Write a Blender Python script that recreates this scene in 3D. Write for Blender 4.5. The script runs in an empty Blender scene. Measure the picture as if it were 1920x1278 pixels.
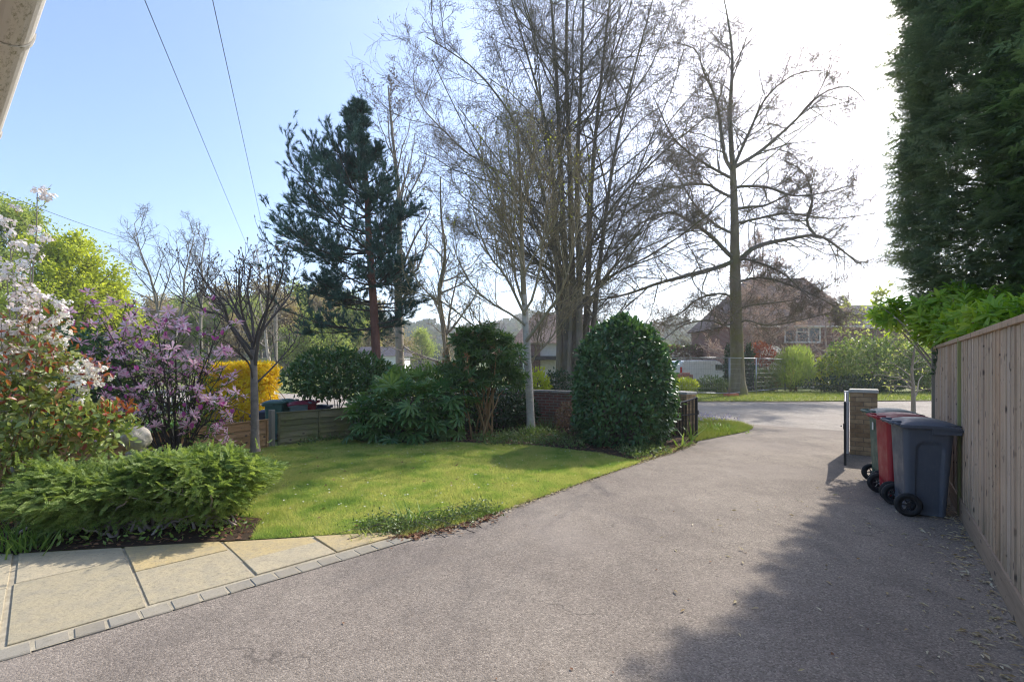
import bpy, bmesh, math
import numpy as np
from mathutils import Vector, Matrix
C = bpy.context.scene.collection
R = math.radians
F0, PX0, HY, EYE = 900.0, 960.0, 686.0, 1.6          # camera: focal length in photo pixels, centre, horizon, eye height

def W(px, py, Y):                                     # world point at distance Y seen at a photo pixel
    return np.array([(px-PX0)/F0*Y, Y, EYE-(py-HY)/F0*Y])
def G(px, py, z=0.0):                                 # world point on level z
    Y = (EYE-z)*F0/(py-HY)
    return ((px-PX0)/F0*Y, Y)

# ---------------------------------------------------------------- object helpers
def tag(o, label=None, cat=None, group=None, kind=None):
    if label: o['label'] = label
    if cat: o['category'] = cat
    if group: o['group'] = group
    if kind: o['kind'] = kind
    return o
def thing(name, label, cat, loc=(0, 0, 0), rz=0, group=None):
    o = bpy.data.objects.new(name, None); C.objects.link(o)
    o.empty_display_size = .2
    o.location = loc; o.rotation_euler = (0, 0, rz)
    return tag(o, label, cat, group)
def link(name, me, mat=None, parent=None, loc=(0, 0, 0), rz=0):
    o = bpy.data.objects.new(name, me); C.objects.link(o)
    if mat is not None:
        for m in (mat if isinstance(mat, (list, tuple)) else [mat]): me.materials.append(m)
    o.location = loc; o.rotation_euler = (0, 0, rz)
    if parent is not None: o.parent = parent
    return o
def copy_tree(o, parent=None):
    c = o.copy(); C.objects.link(c); c.parent = parent
    for ch in o.children: copy_tree(ch, c)
    return c

def npmesh(name, parts, smooth=False, mats=None):
    """parts: list of (V[n,3], F[m,k]); mats: material index of each part"""
    vs, ls, lt, mi = [], [], [], []; off = 0
    for i, (V, F) in enumerate(parts):
        V = np.asarray(V, np.float32).reshape(-1, 3); F = np.asarray(F, np.int64)
        if len(F) == 0: continue
        vs.append(V); ls.append((F+off).ravel()); lt.append(np.full(len(F), F.shape[1], np.int32))
        mi.append(np.full(len(F), mats[i] if mats else 0, np.int32)); off += len(V)
    V = np.concatenate(vs); L = np.concatenate(ls).astype(np.int32); T = np.concatenate(lt); M = np.concatenate(mi)
    me = bpy.data.meshes.new(name)
    me.vertices.add(len(V)); me.vertices.foreach_set('co', V.ravel())
    me.loops.add(len(L)); me.loops.foreach_set('vertex_index', L)
    me.polygons.add(len(T)); st = np.zeros(len(T), np.int32); st[1:] = np.cumsum(T)[:-1]
    me.polygons.foreach_set('loop_start', st); me.polygons.foreach_set('loop_total', T)
    me.polygons.foreach_set('material_index', M)
    me.polygons.foreach_set('use_smooth', np.full(len(T), smooth, bool))
    me.update(calc_edges=True); me.validate()
    return me

def nrm(a): return a/np.maximum(np.linalg.norm(a, axis=-1, keepdims=True), 1e-9)
def tubes(P, Rr, sides=4):
    """P (N,S,3), R (N,S) -> V, F"""
    P = np.asarray(P, float); Rr = np.asarray(Rr, float); N, S, _ = P.shape
    T = np.empty_like(P); T[:, 1:-1] = P[:, 2:]-P[:, :-2]; T[:, 0] = P[:, 1]-P[:, 0]; T[:, -1] = P[:, -1]-P[:, -2]
    T = nrm(T); D = nrm(P[:, -1]-P[:, 0])
    ref = np.where(np.abs(D[:, 2:3]) > .8, np.array([[1., 0.13, 0]]), np.array([[0.1, 0, 1.]]))[:, None, :]
    U = nrm(np.cross(T, np.broadcast_to(ref, T.shape))); Vv = np.cross(T, U)
    a = np.arange(sides)/sides*2*math.pi
    ring = U[:, :, None, :]*np.cos(a)[:, None]+Vv[:, :, None, :]*np.sin(a)[:, None]
    V = P[:, :, None, :]+ring*Rr[:, :, None, None]
    idx = np.arange(N*S*sides).reshape(N, S, sides); nx = np.roll(idx, -1, axis=2)
    F = np.stack([idx[:, :-1], nx[:, :-1], nx[:, 1:], idx[:, 1:]], -1).reshape(-1, 4)
    return V.reshape(-1, 3), F
def tube(pts, r, sides=8, cap=True):
    pts = np.asarray(pts, float); r = np.full(len(pts), r) if np.isscalar(r) else np.asarray(r, float)
    if cap:
        pts = np.concatenate([pts[:1], pts, pts[-1:]]); r = np.concatenate([[r[0]*.02], r, [r[-1]*.02]])
        d0 = nrm(pts[2]-pts[1]); d1 = nrm(pts[-2]-pts[-3]); pts[0] -= d0*1e-4; pts[-1] += d1*1e-4
    return tubes(pts[None], r[None], sides)
def frames(d, n):
    """columns x, y=d, z~n"""
    d = nrm(d); x = nrm(np.cross(d, n)); z = np.cross(x, d)
    return np.stack([x, d, z], -1)
def scatter(T, TF, O, Fr, S):
    """template verts (m,3), faces (f,k) placed at O (N,3) with frames (N,3,3), scale S (N,) or (N,3)"""
    S = np.asarray(S, float); S = S[:, None] if S.ndim == 1 else S
    V = np.einsum('nij,nmj->nmi', Fr, T[None]*S[:, None, :])+O[:, None, :]
    F = TF[None]+(np.arange(len(O))*len(T))[:, None, None]
    return V.reshape(-1, 3), F.reshape(-1, TF.shape[1])
def rdir(rng, n): return nrm(rng.normal(size=(n, 3)))

# ---------------------------------------------------------------- templates (length 1 along +y)
def tri(l): return np.array(l, int)
LEAF_V = np.array([[0, 0, 0], [-.5, .42, .1], [.5, .42, .1], [0, .5, -.03], [0, 1, -.08]])
LEAF_F = tri([[0, 3, 1], [0, 2, 3], [1, 3, 4], [3, 2, 4]])
OVAL_V = np.array([[0, 0, 0], [-.34, .22, .05], [0, .25, -.02], [.34, .22, .05], [-.5, .55, .07], [0, .6, -.03], [.5, .55, .07],
                   [-.3, .82, .02], [0, .85, -.07], [.3, .82, .02], [0, 1, -.13]])
OVAL_F = tri([[0, 2, 1], [0, 3, 2], [1, 2, 4], [2, 5, 4], [2, 3, 5], [3, 6, 5], [4, 5, 7], [5, 8, 7], [5, 6, 8], [6, 9, 8], [7, 8, 10], [8, 9, 10]])
DIA_V = np.array([[0, 0, 0], [-.5, .5, 0], [.5, .5, 0], [0, 1, 0]]); DIA_F = tri([[0, 2, 1], [1, 2, 3]])
BUD_V = np.array([[0, 0, 0], [-.5, .45, -.3], [.5, .45, -.3], [0, .45, .5], [0, 1, 0]])
BUD_F = tri([[0, 2, 3], [0, 3, 1], [0, 1, 2], [1, 3, 4], [3, 2, 4], [2, 1, 4]])
BLADE_V = np.array([[-.5, 0, 0], [.5, 0, 0], [-.35, .5, .12], [.35, .5, .12], [0, 1, .45]])
BLADE_F = tri([[0, 1, 2], [1, 3, 2], [2, 3, 4]])
def spray_template(n=11, needle=.3, wid=.05, ang=55, flat=1.0, seed=3, taper=True):
    """flat feathery conifer spray: a twig with needles both sides"""
    rng = np.random.default_rng(seed); V = []; F = []
    def q(a, b, w, nz=np.array([0, 0, 1.])):
        a = np.array(a, float); b = np.array(b, float); s = nrm(np.cross(b-a, nz))*w/2; m = (a*.5+b*.5)
        k = len(V); V.extend([a, m-s, m+s, b]); F.extend([[k, k+2, k+1], [k+1, k+2, k+3]])
    q([0, 0, 0], [0, 1, -.08], .045)
    for i in range(n):
        t = (i+.6)/n
        for s in (-1, 1):
            a = R(ang+rng.uniform(-14, 14)); l = needle*(1-.65*t if taper else 1)*rng.uniform(.8, 1.15)
            z = -.08*t*t
            q([0, t, z], [s*math.sin(a)*l, t+math.cos(a)*l, z+rng.uniform(-.1, .12)*l*flat*2], wid*rng.uniform(.8, 1.2))
    return np.array(V), np.array(F)
def frond_template(n=8, side=.42, seed=5):
    """yew / cypress branchlet: a twig with side twigs, each feathered"""
    rng = np.random.default_rng(seed); sv, sf = spray_template(7, .3, .13, 50, seed=seed); Vs = []; Fs = []; off = 0
    def add(o, d, l):
        nonlocal off
        d = nrm(np.array(d, float))[None]; fr = frames(d, np.array([[0, .0, 1.]]))
        v, f = scatter(sv, sf, np.array([o], float), fr, np.array([l])); Vs.append(v); Fs.append(f+off); off += len(v)
    for i in range(n):
        t = (i+.5)/n; z = .1*t-.32*t*t
        for s in (-1, 1):
            a = R(52+rng.uniform(-12, 12)); add([0, t, z], [s*math.sin(a), math.cos(a), rng.uniform(-.35, .1)], side*(1.05-.65*t)*rng.uniform(.8, 1.15))
    add([0, .82, -.13], [0, 1, -.5], .3)
    return np.concatenate(Vs), np.concatenate(Fs)
def needle_template(n=34, seed=1, wid=.03):
    """pine shoot with long needles all round"""
    rng = np.random.default_rng(seed); V = []; F = []
    for i in range(n):
        t = rng.uniform(0.05, 1); a = rng.uniform(0, 6.283); e = R(rng.uniform(25, 60)); l = rng.uniform(.35, .55)
        d = np.array([math.sin(e)*math.cos(a), math.cos(e), math.sin(e)*math.sin(a)]); o = np.array([0, t, 0])
        s = nrm(np.cross(d, rng.normal(size=3)))*wid/2; k = len(V)
        V.extend([o-s, o+s, o+d*l]); F.append([k, k+1, k+2])
    return np.array(V), np.array(F)
def palm_template(lobes=8, seed=0):
    """fatsia leaf: fingered blade; petiole end at origin, blade spreading round +y"""
    V = [[0, 0, 0]]; F = []
    for i in range(lobes):
        a = R(-125+250*i/(lobes-1)); l = 1-.25*abs(i-(lobes-1)/2)/((lobes-1)/2); w = .105
        d = np.array([math.sin(a), math.cos(a)]); p = np.array([d[1], -d[0]]); k = len(V)
        m1 = d*l*.33; m2 = d*l*.68
        V += [[*(m1-p*w*.75), .03], [*(m1+p*w*.75), .03], [*(m1), -.02], [*(m2-p*w), 0], [*(m2+p*w), 0], [*(m2), -.04], [*(d*l), -.16]]
        F += [[0, k+2, k], [0, k+1, k+2], [k, k+2, k+3], [k+2, k+5, k+3], [k+2, k+1, k+5], [k+1, k+4, k+5], [k+3, k+5, k+6], [k+5, k+4, k+6]]
        if i:
            F.append([0, k-6, k])
    V = np.array(V); V[:, 1] += .12
    return V, np.array(F)
def star_template(n=8, seed=0, cup=.35):
    """star magnolia flower: strap petals, about +y"""
    rng = np.random.default_rng(seed); V = []; F = []
    for i in range(n):
        a = i/n*6.283+rng.uniform(-.2, .2); e = R(rng.uniform(35, 85)); l = rng.uniform(.8, 1.1)
        d = np.array([math.sin(e)*math.cos(a), math.cos(e), math.sin(e)*math.sin(a)]); s = nrm(np.cross(d, [0, 1, 0]))*.13
        m = d*l*.6+np.array([0, .06, 0]); k = len(V); V.extend([[0, 0, 0], m-s, m+s, d*l-np.array([0, .12, 0])]); F.extend([[k, k+2, k+1], [k+1, k+2, k+3]])
    return np.array(V), np.array(F)
def cluster_template(n=16, seed=0, leafw=.36):
    """ball cluster of small rounded petals (blossom head)"""
    rng = np.random.default_rng(seed); d = rdir(rng, n); d[:, 1] = np.abs(d[:, 1])*.9
    O = d*rng.uniform(.45, .9, (n, 1)); fr = frames(np.cross(d, rdir(rng, n)), d)
    return scatter(LEAF_V, LEAF_F, O-fr[:, :, 1]*.2, fr, np.stack([np.full(n, leafw*1.2), np.full(n, leafw*1.3), np.full(n, leafw)], -1))
def whorl_template(n=7, seed=0, w=.3, ang=(35, 75), V0=LEAF_V, F0=LEAF_F):
    """rosette of leaves about +y (rhododendron, laurel shoot)"""
    rng = np.random.default_rng(seed); a = np.arange(n)*2.4+rng.uniform(-.3, .3, n); e = np.radians(rng.uniform(*ang, n))
    d = np.stack([np.sin(e)*np.cos(a), np.cos(e), np.sin(e)*np.sin(a)], -1); up = np.tile([[0, 1., 0]], (n, 1))
    L = rng.uniform(.75, 1.1, n)
    return scatter(V0, F0, np.stack([0*a, -.25*np.arange(n)/n, 0*a], -1), frames(d, up), np.stack([L*w, L, L*.6], -1))

# ---------------------------------------------------------------- growing branches
def grow(st, d, L, r0, nseg, wander, trop, rng, tip=.35, rp=1.0):
    N = len(st); P = np.empty((N, nseg+1, 3)); P[:, 0] = st; d = nrm(d).copy(); step = (np.asarray(L)/nseg)[:, None]
    for s in range(nseg):
        d = nrm(d+rng.normal(size=(N, 3))*wander+np.array([0, 0, 1.])*trop)
        P[:, s+1] = P[:, s]+d*step
    t = np.linspace(0, 1, nseg+1)[None]
    return P, np.asarray(r0)[:, None]*(1-(1-tip)*t**rp)
def sub(P, Rr, k, t0, t1, ang, rng, l0, l1, lvar=.25, rr=.55, plen=True, flat=0.0, tpow=1.0):
    """children on each parent branch: k of them at t0..t1; length l0 (low) .. l1 (tip), times the parent's length if plen"""
    N, S, _ = P.shape
    t = t0+(t1-t0)*((np.arange(k)[None]+rng.uniform(0, 1, (N, k)))/k)**tpow
    f = t*(S-1); i = np.minimum(f.astype(int), S-2); w = (f-i)[..., None]; n = np.arange(N)[:, None]
    pos = P[n, i]*(1-w)+P[n, i+1]*w; tan = nrm(P[n, i+1]-P[n, i]); rad = Rr[n, i]*(1-w[..., 0])+Rr[n, i+1]*w[..., 0]
    rnd = rng.normal(size=tan.shape); rnd[..., 2] *= (1-flat)
    perp = nrm(rnd-tan*np.sum(rnd*tan, -1, keepdims=True))
    a = np.radians(rng.normal(ang, 9, t.shape))[..., None]
    d = tan*np.cos(a)+perp*np.sin(a)
    Lp = np.linalg.norm(np.diff(P, axis=1), axis=-1).sum(1)[:, None] if plen else 1.0
    u = (t-t0)/max(t1-t0, 1e-6)
    L = Lp*(l0+(l1-l0)*u)*rng.uniform(1-lvar, 1+lvar, t.shape)
    return pos.reshape(-1, 3), d.reshape(-1, 3), L.ravel(), np.minimum(rad*rr, rad*.9).ravel()
def resample(pts, n):
    pts = np.asarray(pts, float)
    m = len(pts)
    if m > 2:                                           # Catmull-Rom smooth first
        e = np.concatenate([[2*pts[0]-pts[1]], pts, [2*pts[-1]-pts[-2]]]); out = []
        for i in range(m-1):
            p0, p1, p2, p3 = e[i:i+4]
            for t in np.linspace(0, 1, 8, endpoint=False):
                out.append(.5*(2*p1+(p2-p0)*t+(2*p0-5*p1+4*p2-p3)*t*t+(-p0+3*p1-3*p2+p3)*t**3))
        pts = np.array(out+[pts[-1]])
    s = np.concatenate([[0], np.cumsum(np.linalg.norm(np.diff(pts, axis=0), axis=1))]); u = np.linspace(0, s[-1], n)
    return np.stack([np.interp(u, s, pts[:, j]) for j in range(3)], -1)
def along(P, per, rng, t0=.15):
    """points and tangents along branches"""
    N, S, _ = P.shape; t = rng.uniform(t0, 1, (N, per)); f = t*(S-1); i = np.minimum(f.astype(int), S-2); w = (f-i)[..., None]; n = np.arange(N)[:, None]
    return (P[n, i]*(1-w)+P[n, i+1]*w).reshape(-1, 3), nrm(P[n, i+1]-P[n, i]).reshape(-1, 3)
def keep(P, Rr, m): return P[m], Rr[m]

# ---------------------------------------------------------------- hard shapes
def boxuv(me):
    uv = me.uv_layers.new(name='UVMap') if not me.uv_layers else me.uv_layers[0]
    for p in me.polygons:
        n = p.normal; ax = max(range(3), key=lambda i: abs(n[i]))
        for li in p.loop_indices:
            v = me.vertices[me.loops[li].vertex_index].co
            uv.data[li].uv = (v.x, v.y) if ax == 2 else ((v.y, v.z) if ax == 0 else (v.x, v.z))
class MB:
    """collects boxes, prisms and tubes into one mesh"""
    def __init__(s): s.parts = []; s.bev = 0
    def box(s, c, d, rz=0, rx=0, ry=0, taper=1.0):
        x, y, z = [v/2 for v in d]
        V = np.array([[-x, -y, -z], [x, -y, -z], [x, y, -z], [-x, y, -z], [-x*taper, -y*taper, z], [x*taper, -y*taper, z], [x*taper, y*taper, z], [-x*taper, y*taper, z]])
        M = np.array(Matrix.Rotation(rz, 3, 'Z') @ Matrix.Rotation(ry, 3, 'Y') @ Matrix.Rotation(rx, 3, 'X'))
        s.parts.append((V@M.T+np.array(c), np.array([[0, 3, 2, 1], [4, 5, 6, 7], [0, 1, 5, 4], [1, 2, 6, 5], [2, 3, 7, 6], [3, 0, 4, 7]]))); return s
    def tube(s, pts, r, sides=8): s.parts.append(tube(pts, r, sides)); return s
    def raw(s, V, F): s.parts.append((np.asarray(V, float), np.asarray(F))); return s
    def prism(s, poly, y0, y1):
        """polygon in xz extruded along y"""
        n = len(poly); V = np.array([[p[0], y0, p[1]] for p in poly]+[[p[0], y1, p[1]] for p in poly])
        for i in range(n): s.parts.append((V[[i, (i+1) % n, n+(i+1) % n, n+i]], np.array([[0, 1, 2, 3]])))
        c0 = V[:n]; c1 = V[n:]
        s.parts.append((c0[::-1], np.arange(n)[None])); s.parts.append((c1, np.arange(n)[None])); return s
    def lathe(s, prof, seg=24, axis='y', c=(0, 0, 0)):
        a = np.arange(seg)/seg*2*math.pi; V = []
        for r, h in prof:
            for t in a:
                p = (r*math.cos(t), h, r*math.sin(t)) if axis == 'y' else (r*math.cos(t), r*math.sin(t), h)
                V.append(np.array(p)+np.array(c))
        m = len(prof); idx = np.arange(m*seg).reshape(m, seg); nx = np.roll(idx, -1, 1)
        s.parts.append((np.array(V), np.stack([idx[:-1], nx[:-1], nx[1:], idx[1:]], -1).reshape(-1, 4))); return s
    def build(s, name, mat, parent=None, loc=(0, 0, 0), rz=0, bevel=0, smooth=False, seg=2):
        me = npmesh(name, s.parts, smooth)
        if True:
            bm = bmesh.new(); bm.from_mesh(me); bmesh.ops.remove_doubles(bm, verts=bm.verts, dist=1e-5)
            if smooth != 'raw': bmesh.ops.recalc_face_normals(bm, faces=bm.faces)
            if bevel:
                es = [e for e in bm.edges if len(e.link_faces) == 2 and e.calc_face_angle(0) > .5]
                bmesh.ops.bevel(bm, geom=es, offset=bevel, segments=seg, affect='EDGES', profile=.5, clamp_overlap=True)
            bm.to_mesh(me); bm.free()
        boxuv(me)
        return link(name, me, mat, parent, loc, rz)
def sheet(name, poly, z, mat, kind='structure', sub_len=None):
    bm = bmesh.new(); vs = [bm.verts.new((p[0], p[1], z)) for p in poly]; f = bm.faces.new(vs)
    if f.normal.z < 0: f.normal_flip()
    bm.normal_update()
    if bm.faces[:][0].normal.z < 0: bmesh.ops.reverse_faces(bm, faces=bm.faces[:])
    bmesh.ops.triangulate(bm, faces=bm.faces[:])
    me = bpy.data.meshes.new(name); bm.to_mesh(me); bm.free()
    o = link(name, me, mat); return tag(o, kind=kind)
def inpoly(x, y, poly):
    x = np.asarray(x); r = np.zeros(x.shape, bool); n = len(poly)
    for i in range(n):
        x0, y0 = poly[i][:2]; x1, y1 = poly[(i+1) % n][:2]
        c = ((y0 > y) != (y1 > y)) & (x < (x1-x0)*(y-y0)/(y1-y0+1e-12)+x0); r ^= c
    return r

# ---------------------------------------------------------------- materials
class NT:
    def __init__(s, name):
        s.m = bpy.data.materials.new(name); s.m.use_nodes = True; s.t = s.m.node_tree; s.t.nodes.clear()
        s.out = s.n('ShaderNodeOutputMaterial')
    def n(s, t, **k):
        nd = s.t.nodes.new(t)
        for a, v in k.items():
            if a in nd.inputs: nd.inputs[a].default_value = v
            else: setattr(nd, a, v)
        return nd
    def l(s, a, b): s.t.links.new(a, b)
    def coord(s, which='Object', scale=(1, 1, 1), rot=(0, 0, 0)):
        c = s.n('ShaderNodeTexCoord'); m = s.n('ShaderNodeMapping'); m.inputs['Scale'].default_value = scale; m.inputs['Rotation'].default_value = rot
        s.l(c.outputs[which], m.inputs['Vector']); return m.outputs['Vector']
    def noise(s, vec, scale, detail=4, rough=.55, dist=0):
        n = s.n('ShaderNodeTexNoise'); n.inputs['Scale'].default_value = scale; n.inputs['Detail'].default_value = detail
        n.inputs['Roughness'].default_value = rough; n.inputs['Distortion'].default_value = dist; s.l(vec, n.inputs['Vector']); return n.outputs['Fac']
    def voro(s, vec, scale, feat='F1', out='Distance'):
        n = s.n('ShaderNodeTexVoronoi'); n.feature = feat; n.inputs['Scale'].default_value = scale; s.l(vec, n.inputs['Vector']); return n.outputs[out]
    def ramp(s, fac, stops, interp='LINEAR'):
        r = s.n('ShaderNodeValToRGB'); r.color_ramp.interpolation = interp; e = r.color_ramp.elements
        while len(e) < len(stops): e.new(.5)
        for i, (p, c) in enumerate(stops):
            e[i].position = p; e[i].color = (c[0], c[1], c[2], 1) if hasattr(c, '__len__') else (c, c, c, 1)
        s.l(fac, r.inputs['Fac']); return r.outputs['Color']
    def mix(s, fac, a, b, mode='MIX'):
        m = s.n('ShaderNodeMix'); m.data_type = 'RGBA'; m.blend_type = mode
        for v, k in ((fac, 0), (a, 6), (b, 7)):
            if isinstance(v, bpy.types.NodeSocket): s.l(v, m.inputs[k])
            else: m.inputs[k].default_value = v if k == 0 else (*v, 1)
        return m.outputs[2]
    def math(s, op, a, b=0.0):
        m = s.n('ShaderNodeMath'); m.operation = op
        for v, k in ((a, 0), (b, 1)):
            if isinstance(v, bpy.types.NodeSocket): s.l(v, m.inputs[k])
            else: m.inputs[k].default_value = v
        return m.outputs[0]
    def bump(s, h, strength=.5, dist=.01):
        b = s.n('ShaderNodeBump'); b.inputs['Strength'].default_value = strength; b.inputs['Distance'].default_value = dist; s.l(h, b.inputs['Height']); return b.outputs['Normal']
    def island(s): return s.n('ShaderNodeNewGeometry').outputs['Random Per Island']
    def pbr(s, col, rough=.7, normal=None, metal=0, spec=.5, coat=0):
        p = s.n('ShaderNodeBsdfPrincipled')
        for v, k in ((col, 'Base Color'), (rough, 'Roughness')):
            if isinstance(v, bpy.types.NodeSocket): s.l(v, p.inputs[k])
            else: p.inputs[k].default_value = (*v, 1) if k == 'Base Color' else v
        p.inputs['Metallic'].default_value = metal; p.inputs['Specular IOR Level'].default_value = spec; p.inputs['Coat Weight'].default_value = coat
        if normal is not None: s.l(normal, p.inputs['Normal'])
        return p.outputs[0]
    def done(s, sh): s.l(sh, s.out.inputs['Surface']); return s.m

def leaf_mat(name, cols, trans=.35, rough=.45, spec=.4, tcol=None, clump=1.5, camt=.45):
    """leaf: colour varies from leaf to leaf and softly over the plant; part of the light passes through"""
    t = NT(name); n = len(cols)
    f = t.math('ADD', t.math('MULTIPLY', t.island(), 1-camt), t.math('MULTIPLY', t.ramp(t.noise(t.coord('Object'), clump, 3), [(.32, 0), (.68, 1)]), camt))
    c = t.ramp(f, [((i+.15)/n if n > 1 else 0, k) for i, k in enumerate(cols)])
    p = t.pbr(c, rough, spec=spec)
    tr = t.n('ShaderNodeBsdfTranslucent')
    t.l(t.mix(1.0, c, tcol or (1.25, 1.2, .65), 'MULTIPLY'), tr.inputs['Color'])
    m = t.n('ShaderNodeMixShader'); m.inputs[0].default_value = trans; t.l(p, m.inputs[1]); t.l(tr.outputs[0], m.inputs[2])
    return t.done(m.outputs[0])
def bark_mat(name, a, b, c=None, scale=6, zs=.25, bump=.6, moss=None):
    t = NT(name); v = t.coord('Object', (1, 1, zs)); f = t.noise(v, scale, 5, .65); col = t.ramp(f, [(.3, a), (.62, b)]+([(.8, c)] if c else []))
    if moss: col = t.mix(t.ramp(t.noise(t.coord('Object'), 1.1, 4), [(.45, 0), (.62, .85)]), col, moss)
    return t.done(t.pbr(col, .9, t.bump(t.noise(v, scale*2.5, 5), bump, .03), spec=.2))
def plain(name, col, rough=.6, metal=0, var=.12, scale=5, spec=.5, bump=0, dirt=None, coat=0):
    t = NT(name); v = t.coord('Object'); f = t.noise(v, scale, 5, .6)
    a = tuple(x*(1-var) for x in col); b = tuple(min(1, x*(1+var)) for x in col); c = t.ramp(f, [(.3, a), (.7, b)])
    if dirt: c = t.mix(t.ramp(t.noise(v, scale*.7, 6, .7), [(.5, 0), (.75, .6)]), c, dirt)
    return t.done(t.pbr(c, rough, t.bump(t.noise(v, scale*8, 3), bump, .005) if bump else None, metal, spec, coat))

# ================================================================ world, sun, camera
SUN_AZ, SUN_EL = 44.0, 39.0
sc = bpy.context.scene
wd = bpy.data.worlds.new("World"); sc.world = wd; wd.use_nodes = True
nt = wd.node_tree; nt.nodes.clear()
sky = nt.nodes.new('ShaderNodeTexSky'); sky.sky_type = 'NISHITA'; sky.sun_disc = False
sky.sun_elevation = R(SUN_EL); sky.sun_rotation = R(SUN_AZ); sky.air_density = .85; sky.dust_density = 1.9; sky.ozone_density = 2.8; sky.altitude = 50
bg = nt.nodes.new('ShaderNodeBackground'); bg.inputs['Strength'].default_value = .15
wo = nt.nodes.new('ShaderNodeOutputWorld'); nt.links.new(sky.outputs[0], bg.inputs[0]); nt.links.new(bg.outputs[0], wo.inputs[0])
sl = bpy.data.lights.new('sun', 'SUN'); sl.energy = 2.7; sl.angle = R(.5); sl.color = (1, .95, .87)
so = bpy.data.objects.new('sun', sl); C.objects.link(so)
sd = Vector((math.cos(R(SUN_EL))*math.sin(R(SUN_AZ)), math.cos(R(SUN_EL))*math.cos(R(SUN_AZ)), math.sin(R(SUN_EL))))
so.rotation_euler = (-sd).to_track_quat('-Z', 'Y').to_euler(); so.location = sd*60
cam = bpy.data.cameras.new('camera'); co = bpy.data.objects.new('camera', cam); C.objects.link(co); sc.camera = co
cam.sensor_width = 36; cam.lens = 36*F0/1920; cam.shift_y = (HY-639)/1920; cam.clip_end = 3000; cam.clip_start = .05
co.location = (0, 0, EYE); co.rotation_euler = (R(90), 0, 0)
sc.view_settings.view_transform = 'Standard'; sc.view_settings.look = 'None'; sc.view_settings.exposure = 1.2; sc.view_settings.gamma = 1
sc.cycles.use_denoising = True; sc.cycles.filter_width = 1.15
sc.cycles.max_bounces = 8; sc.cycles.transparent_max_bounces = 4; sc.cycles.transmission_bounces = 4; sc.cycles.diffuse_bounces = 4

# ================================================================ materials
M = {}
def asphalt(name, base, patch, speck, sc_=90, crack=True, warm=None):
    t = NT(name); v = t.coord('Object')
    big = t.noise(v, .55, 5, .6); mid = t.noise(v, 3.2, 6, .7)
    c = t.mix(t.ramp(big, [(.35, 0), (.65, 1)]), base, patch)
    c = t.mix(t.ramp(mid, [(.4, 0), (.75, .5)]), c, tuple(x*.72 for x in base))
    vc = t.n('ShaderNodeTexVoronoi'); vc.inputs['Scale'].default_value = sc_; t.l(v, vc.inputs['Vector'])
    sep = t.n('ShaderNodeSeparateColor'); t.l(vc.outputs['Color'], sep.inputs[0])
    g = t.ramp(sep.outputs[0], [(0, .38), (.2, .72), (.55, 1.0), (.82, 1.22), (1, 1.75)])
    c = t.mix(speck, c, g, 'MULTIPLY')
    fine = t.noise(v, sc_*2.2, 2, .8); c = t.mix(.5, c, t.ramp(fine, [(.3, .55), (.7, 1.4)]), 'MULTIPLY')
    h = t.math('ADD', t.math('MULTIPLY', vc.outputs['Distance'], -1.0), t.math('MULTIPLY', mid, .8))
    if crack:
        d = t.n('ShaderNodeVectorMath'); d.operation = 'ADD'; t.l(v, d.inputs[0])
        nz = t.n('ShaderNodeTexNoise'); nz.inputs['Scale'].default_value = 4; t.l(v, nz.inputs['Vector'])
        sc2 = t.n('ShaderNodeVectorMath'); sc2.operation = 'SCALE'; sc2.inputs['Scale'].default_value = .35; t.l(nz.outputs['Color'], sc2.inputs[0]); t.l(sc2.outputs[0], d.inputs[1])
        e = t.voro(d.outputs[0], .85, 'DISTANCE_TO_EDGE')
        m = t.math('MULTIPLY', t.ramp(e, [(.001, 1), (.007, 0)]), t.ramp(t.noise(v, .9, 2), [(.54, 0), (.6, 1)]))
        c = t.mix(t.math('MULTIPLY', m, .5), c, (.05, .045, .04))
        st = t.ramp(t.noise(t.coord('Object', (1.0, .35, 1), (0, 0, R(40))), 1.1, 6, .75), [(.52, 0), (.72, .5)]); c = t.mix(st, c, (.125, .108, .095))
        so_ = t.ramp(t.noise(t.coord('Object', (1.6, .8, 1), (0, 0, R(-50))), 1.3, 7, .75), [(.62, 0), (.74, .55)]); c = t.mix(so_, c, (.17, .115, .07))
        pt = t.ramp(t.noise(v, .32, 3), [(.55, 0), (.6, .28)]); c = t.mix(pt, c, (.33, .28, .235))
        sp = t.ramp(t.voro(v, 1.7), [(.018, 1), (.035, 0)]); c = t.mix(t.math('MULTIPLY', sp, .55), c, (.05, .045, .04))
    return t.done(t.pbr(c, .92, t.bump(h, .55, .006), spec=.12))
M['drive'] = asphalt('weathered_tarmac', (.232, .194, .160), (.31, .262, .212), .62, 110)
M['road'] = asphalt('worn_road', (.31, .27, .225), (.38, .335, .285), .5, 45)
def slab_mat(name, cols, bumpy=.9):
    t = NT(name); v = t.coord('Object'); c = t.ramp(t.island(), [(i/len(cols), k) for i, k in enumerate(cols)], 'CONSTANT')
    c = t.mix(t.ramp(t.noise(v, 7, 7, .7), [(.42, 0), (.7, .55)]), c, (.25, .235, .19)); c = t.mix(t.ramp(t.noise(v, 40, 4, .7), [(.52, 0), (.72, .7)]), c, (.17, .15, .11))
    c = t.mix(t.ramp(t.noise(v, 1.6, 3), [(.45, 0), (.7, .4)]), c, (.40, .33, .21))
    return t.done(t.pbr(c, .85, t.bump(t.noise(v, 14, 8, .7), bumpy, .012), spec=.3))
M['slab'] = slab_mat('sandstone_slabs', [(.42, .35, .225), (.45, .375, .245), (.40, .345, .24), (.48, .365, .175), (.385, .325, .21), (.46, .385, .255)])
M['sett'] = slab_mat('grey_setts', [(.265, .235, .19), (.31, .275, .22), (.235, .21, .17), (.29, .26, .21)], .4)
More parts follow.
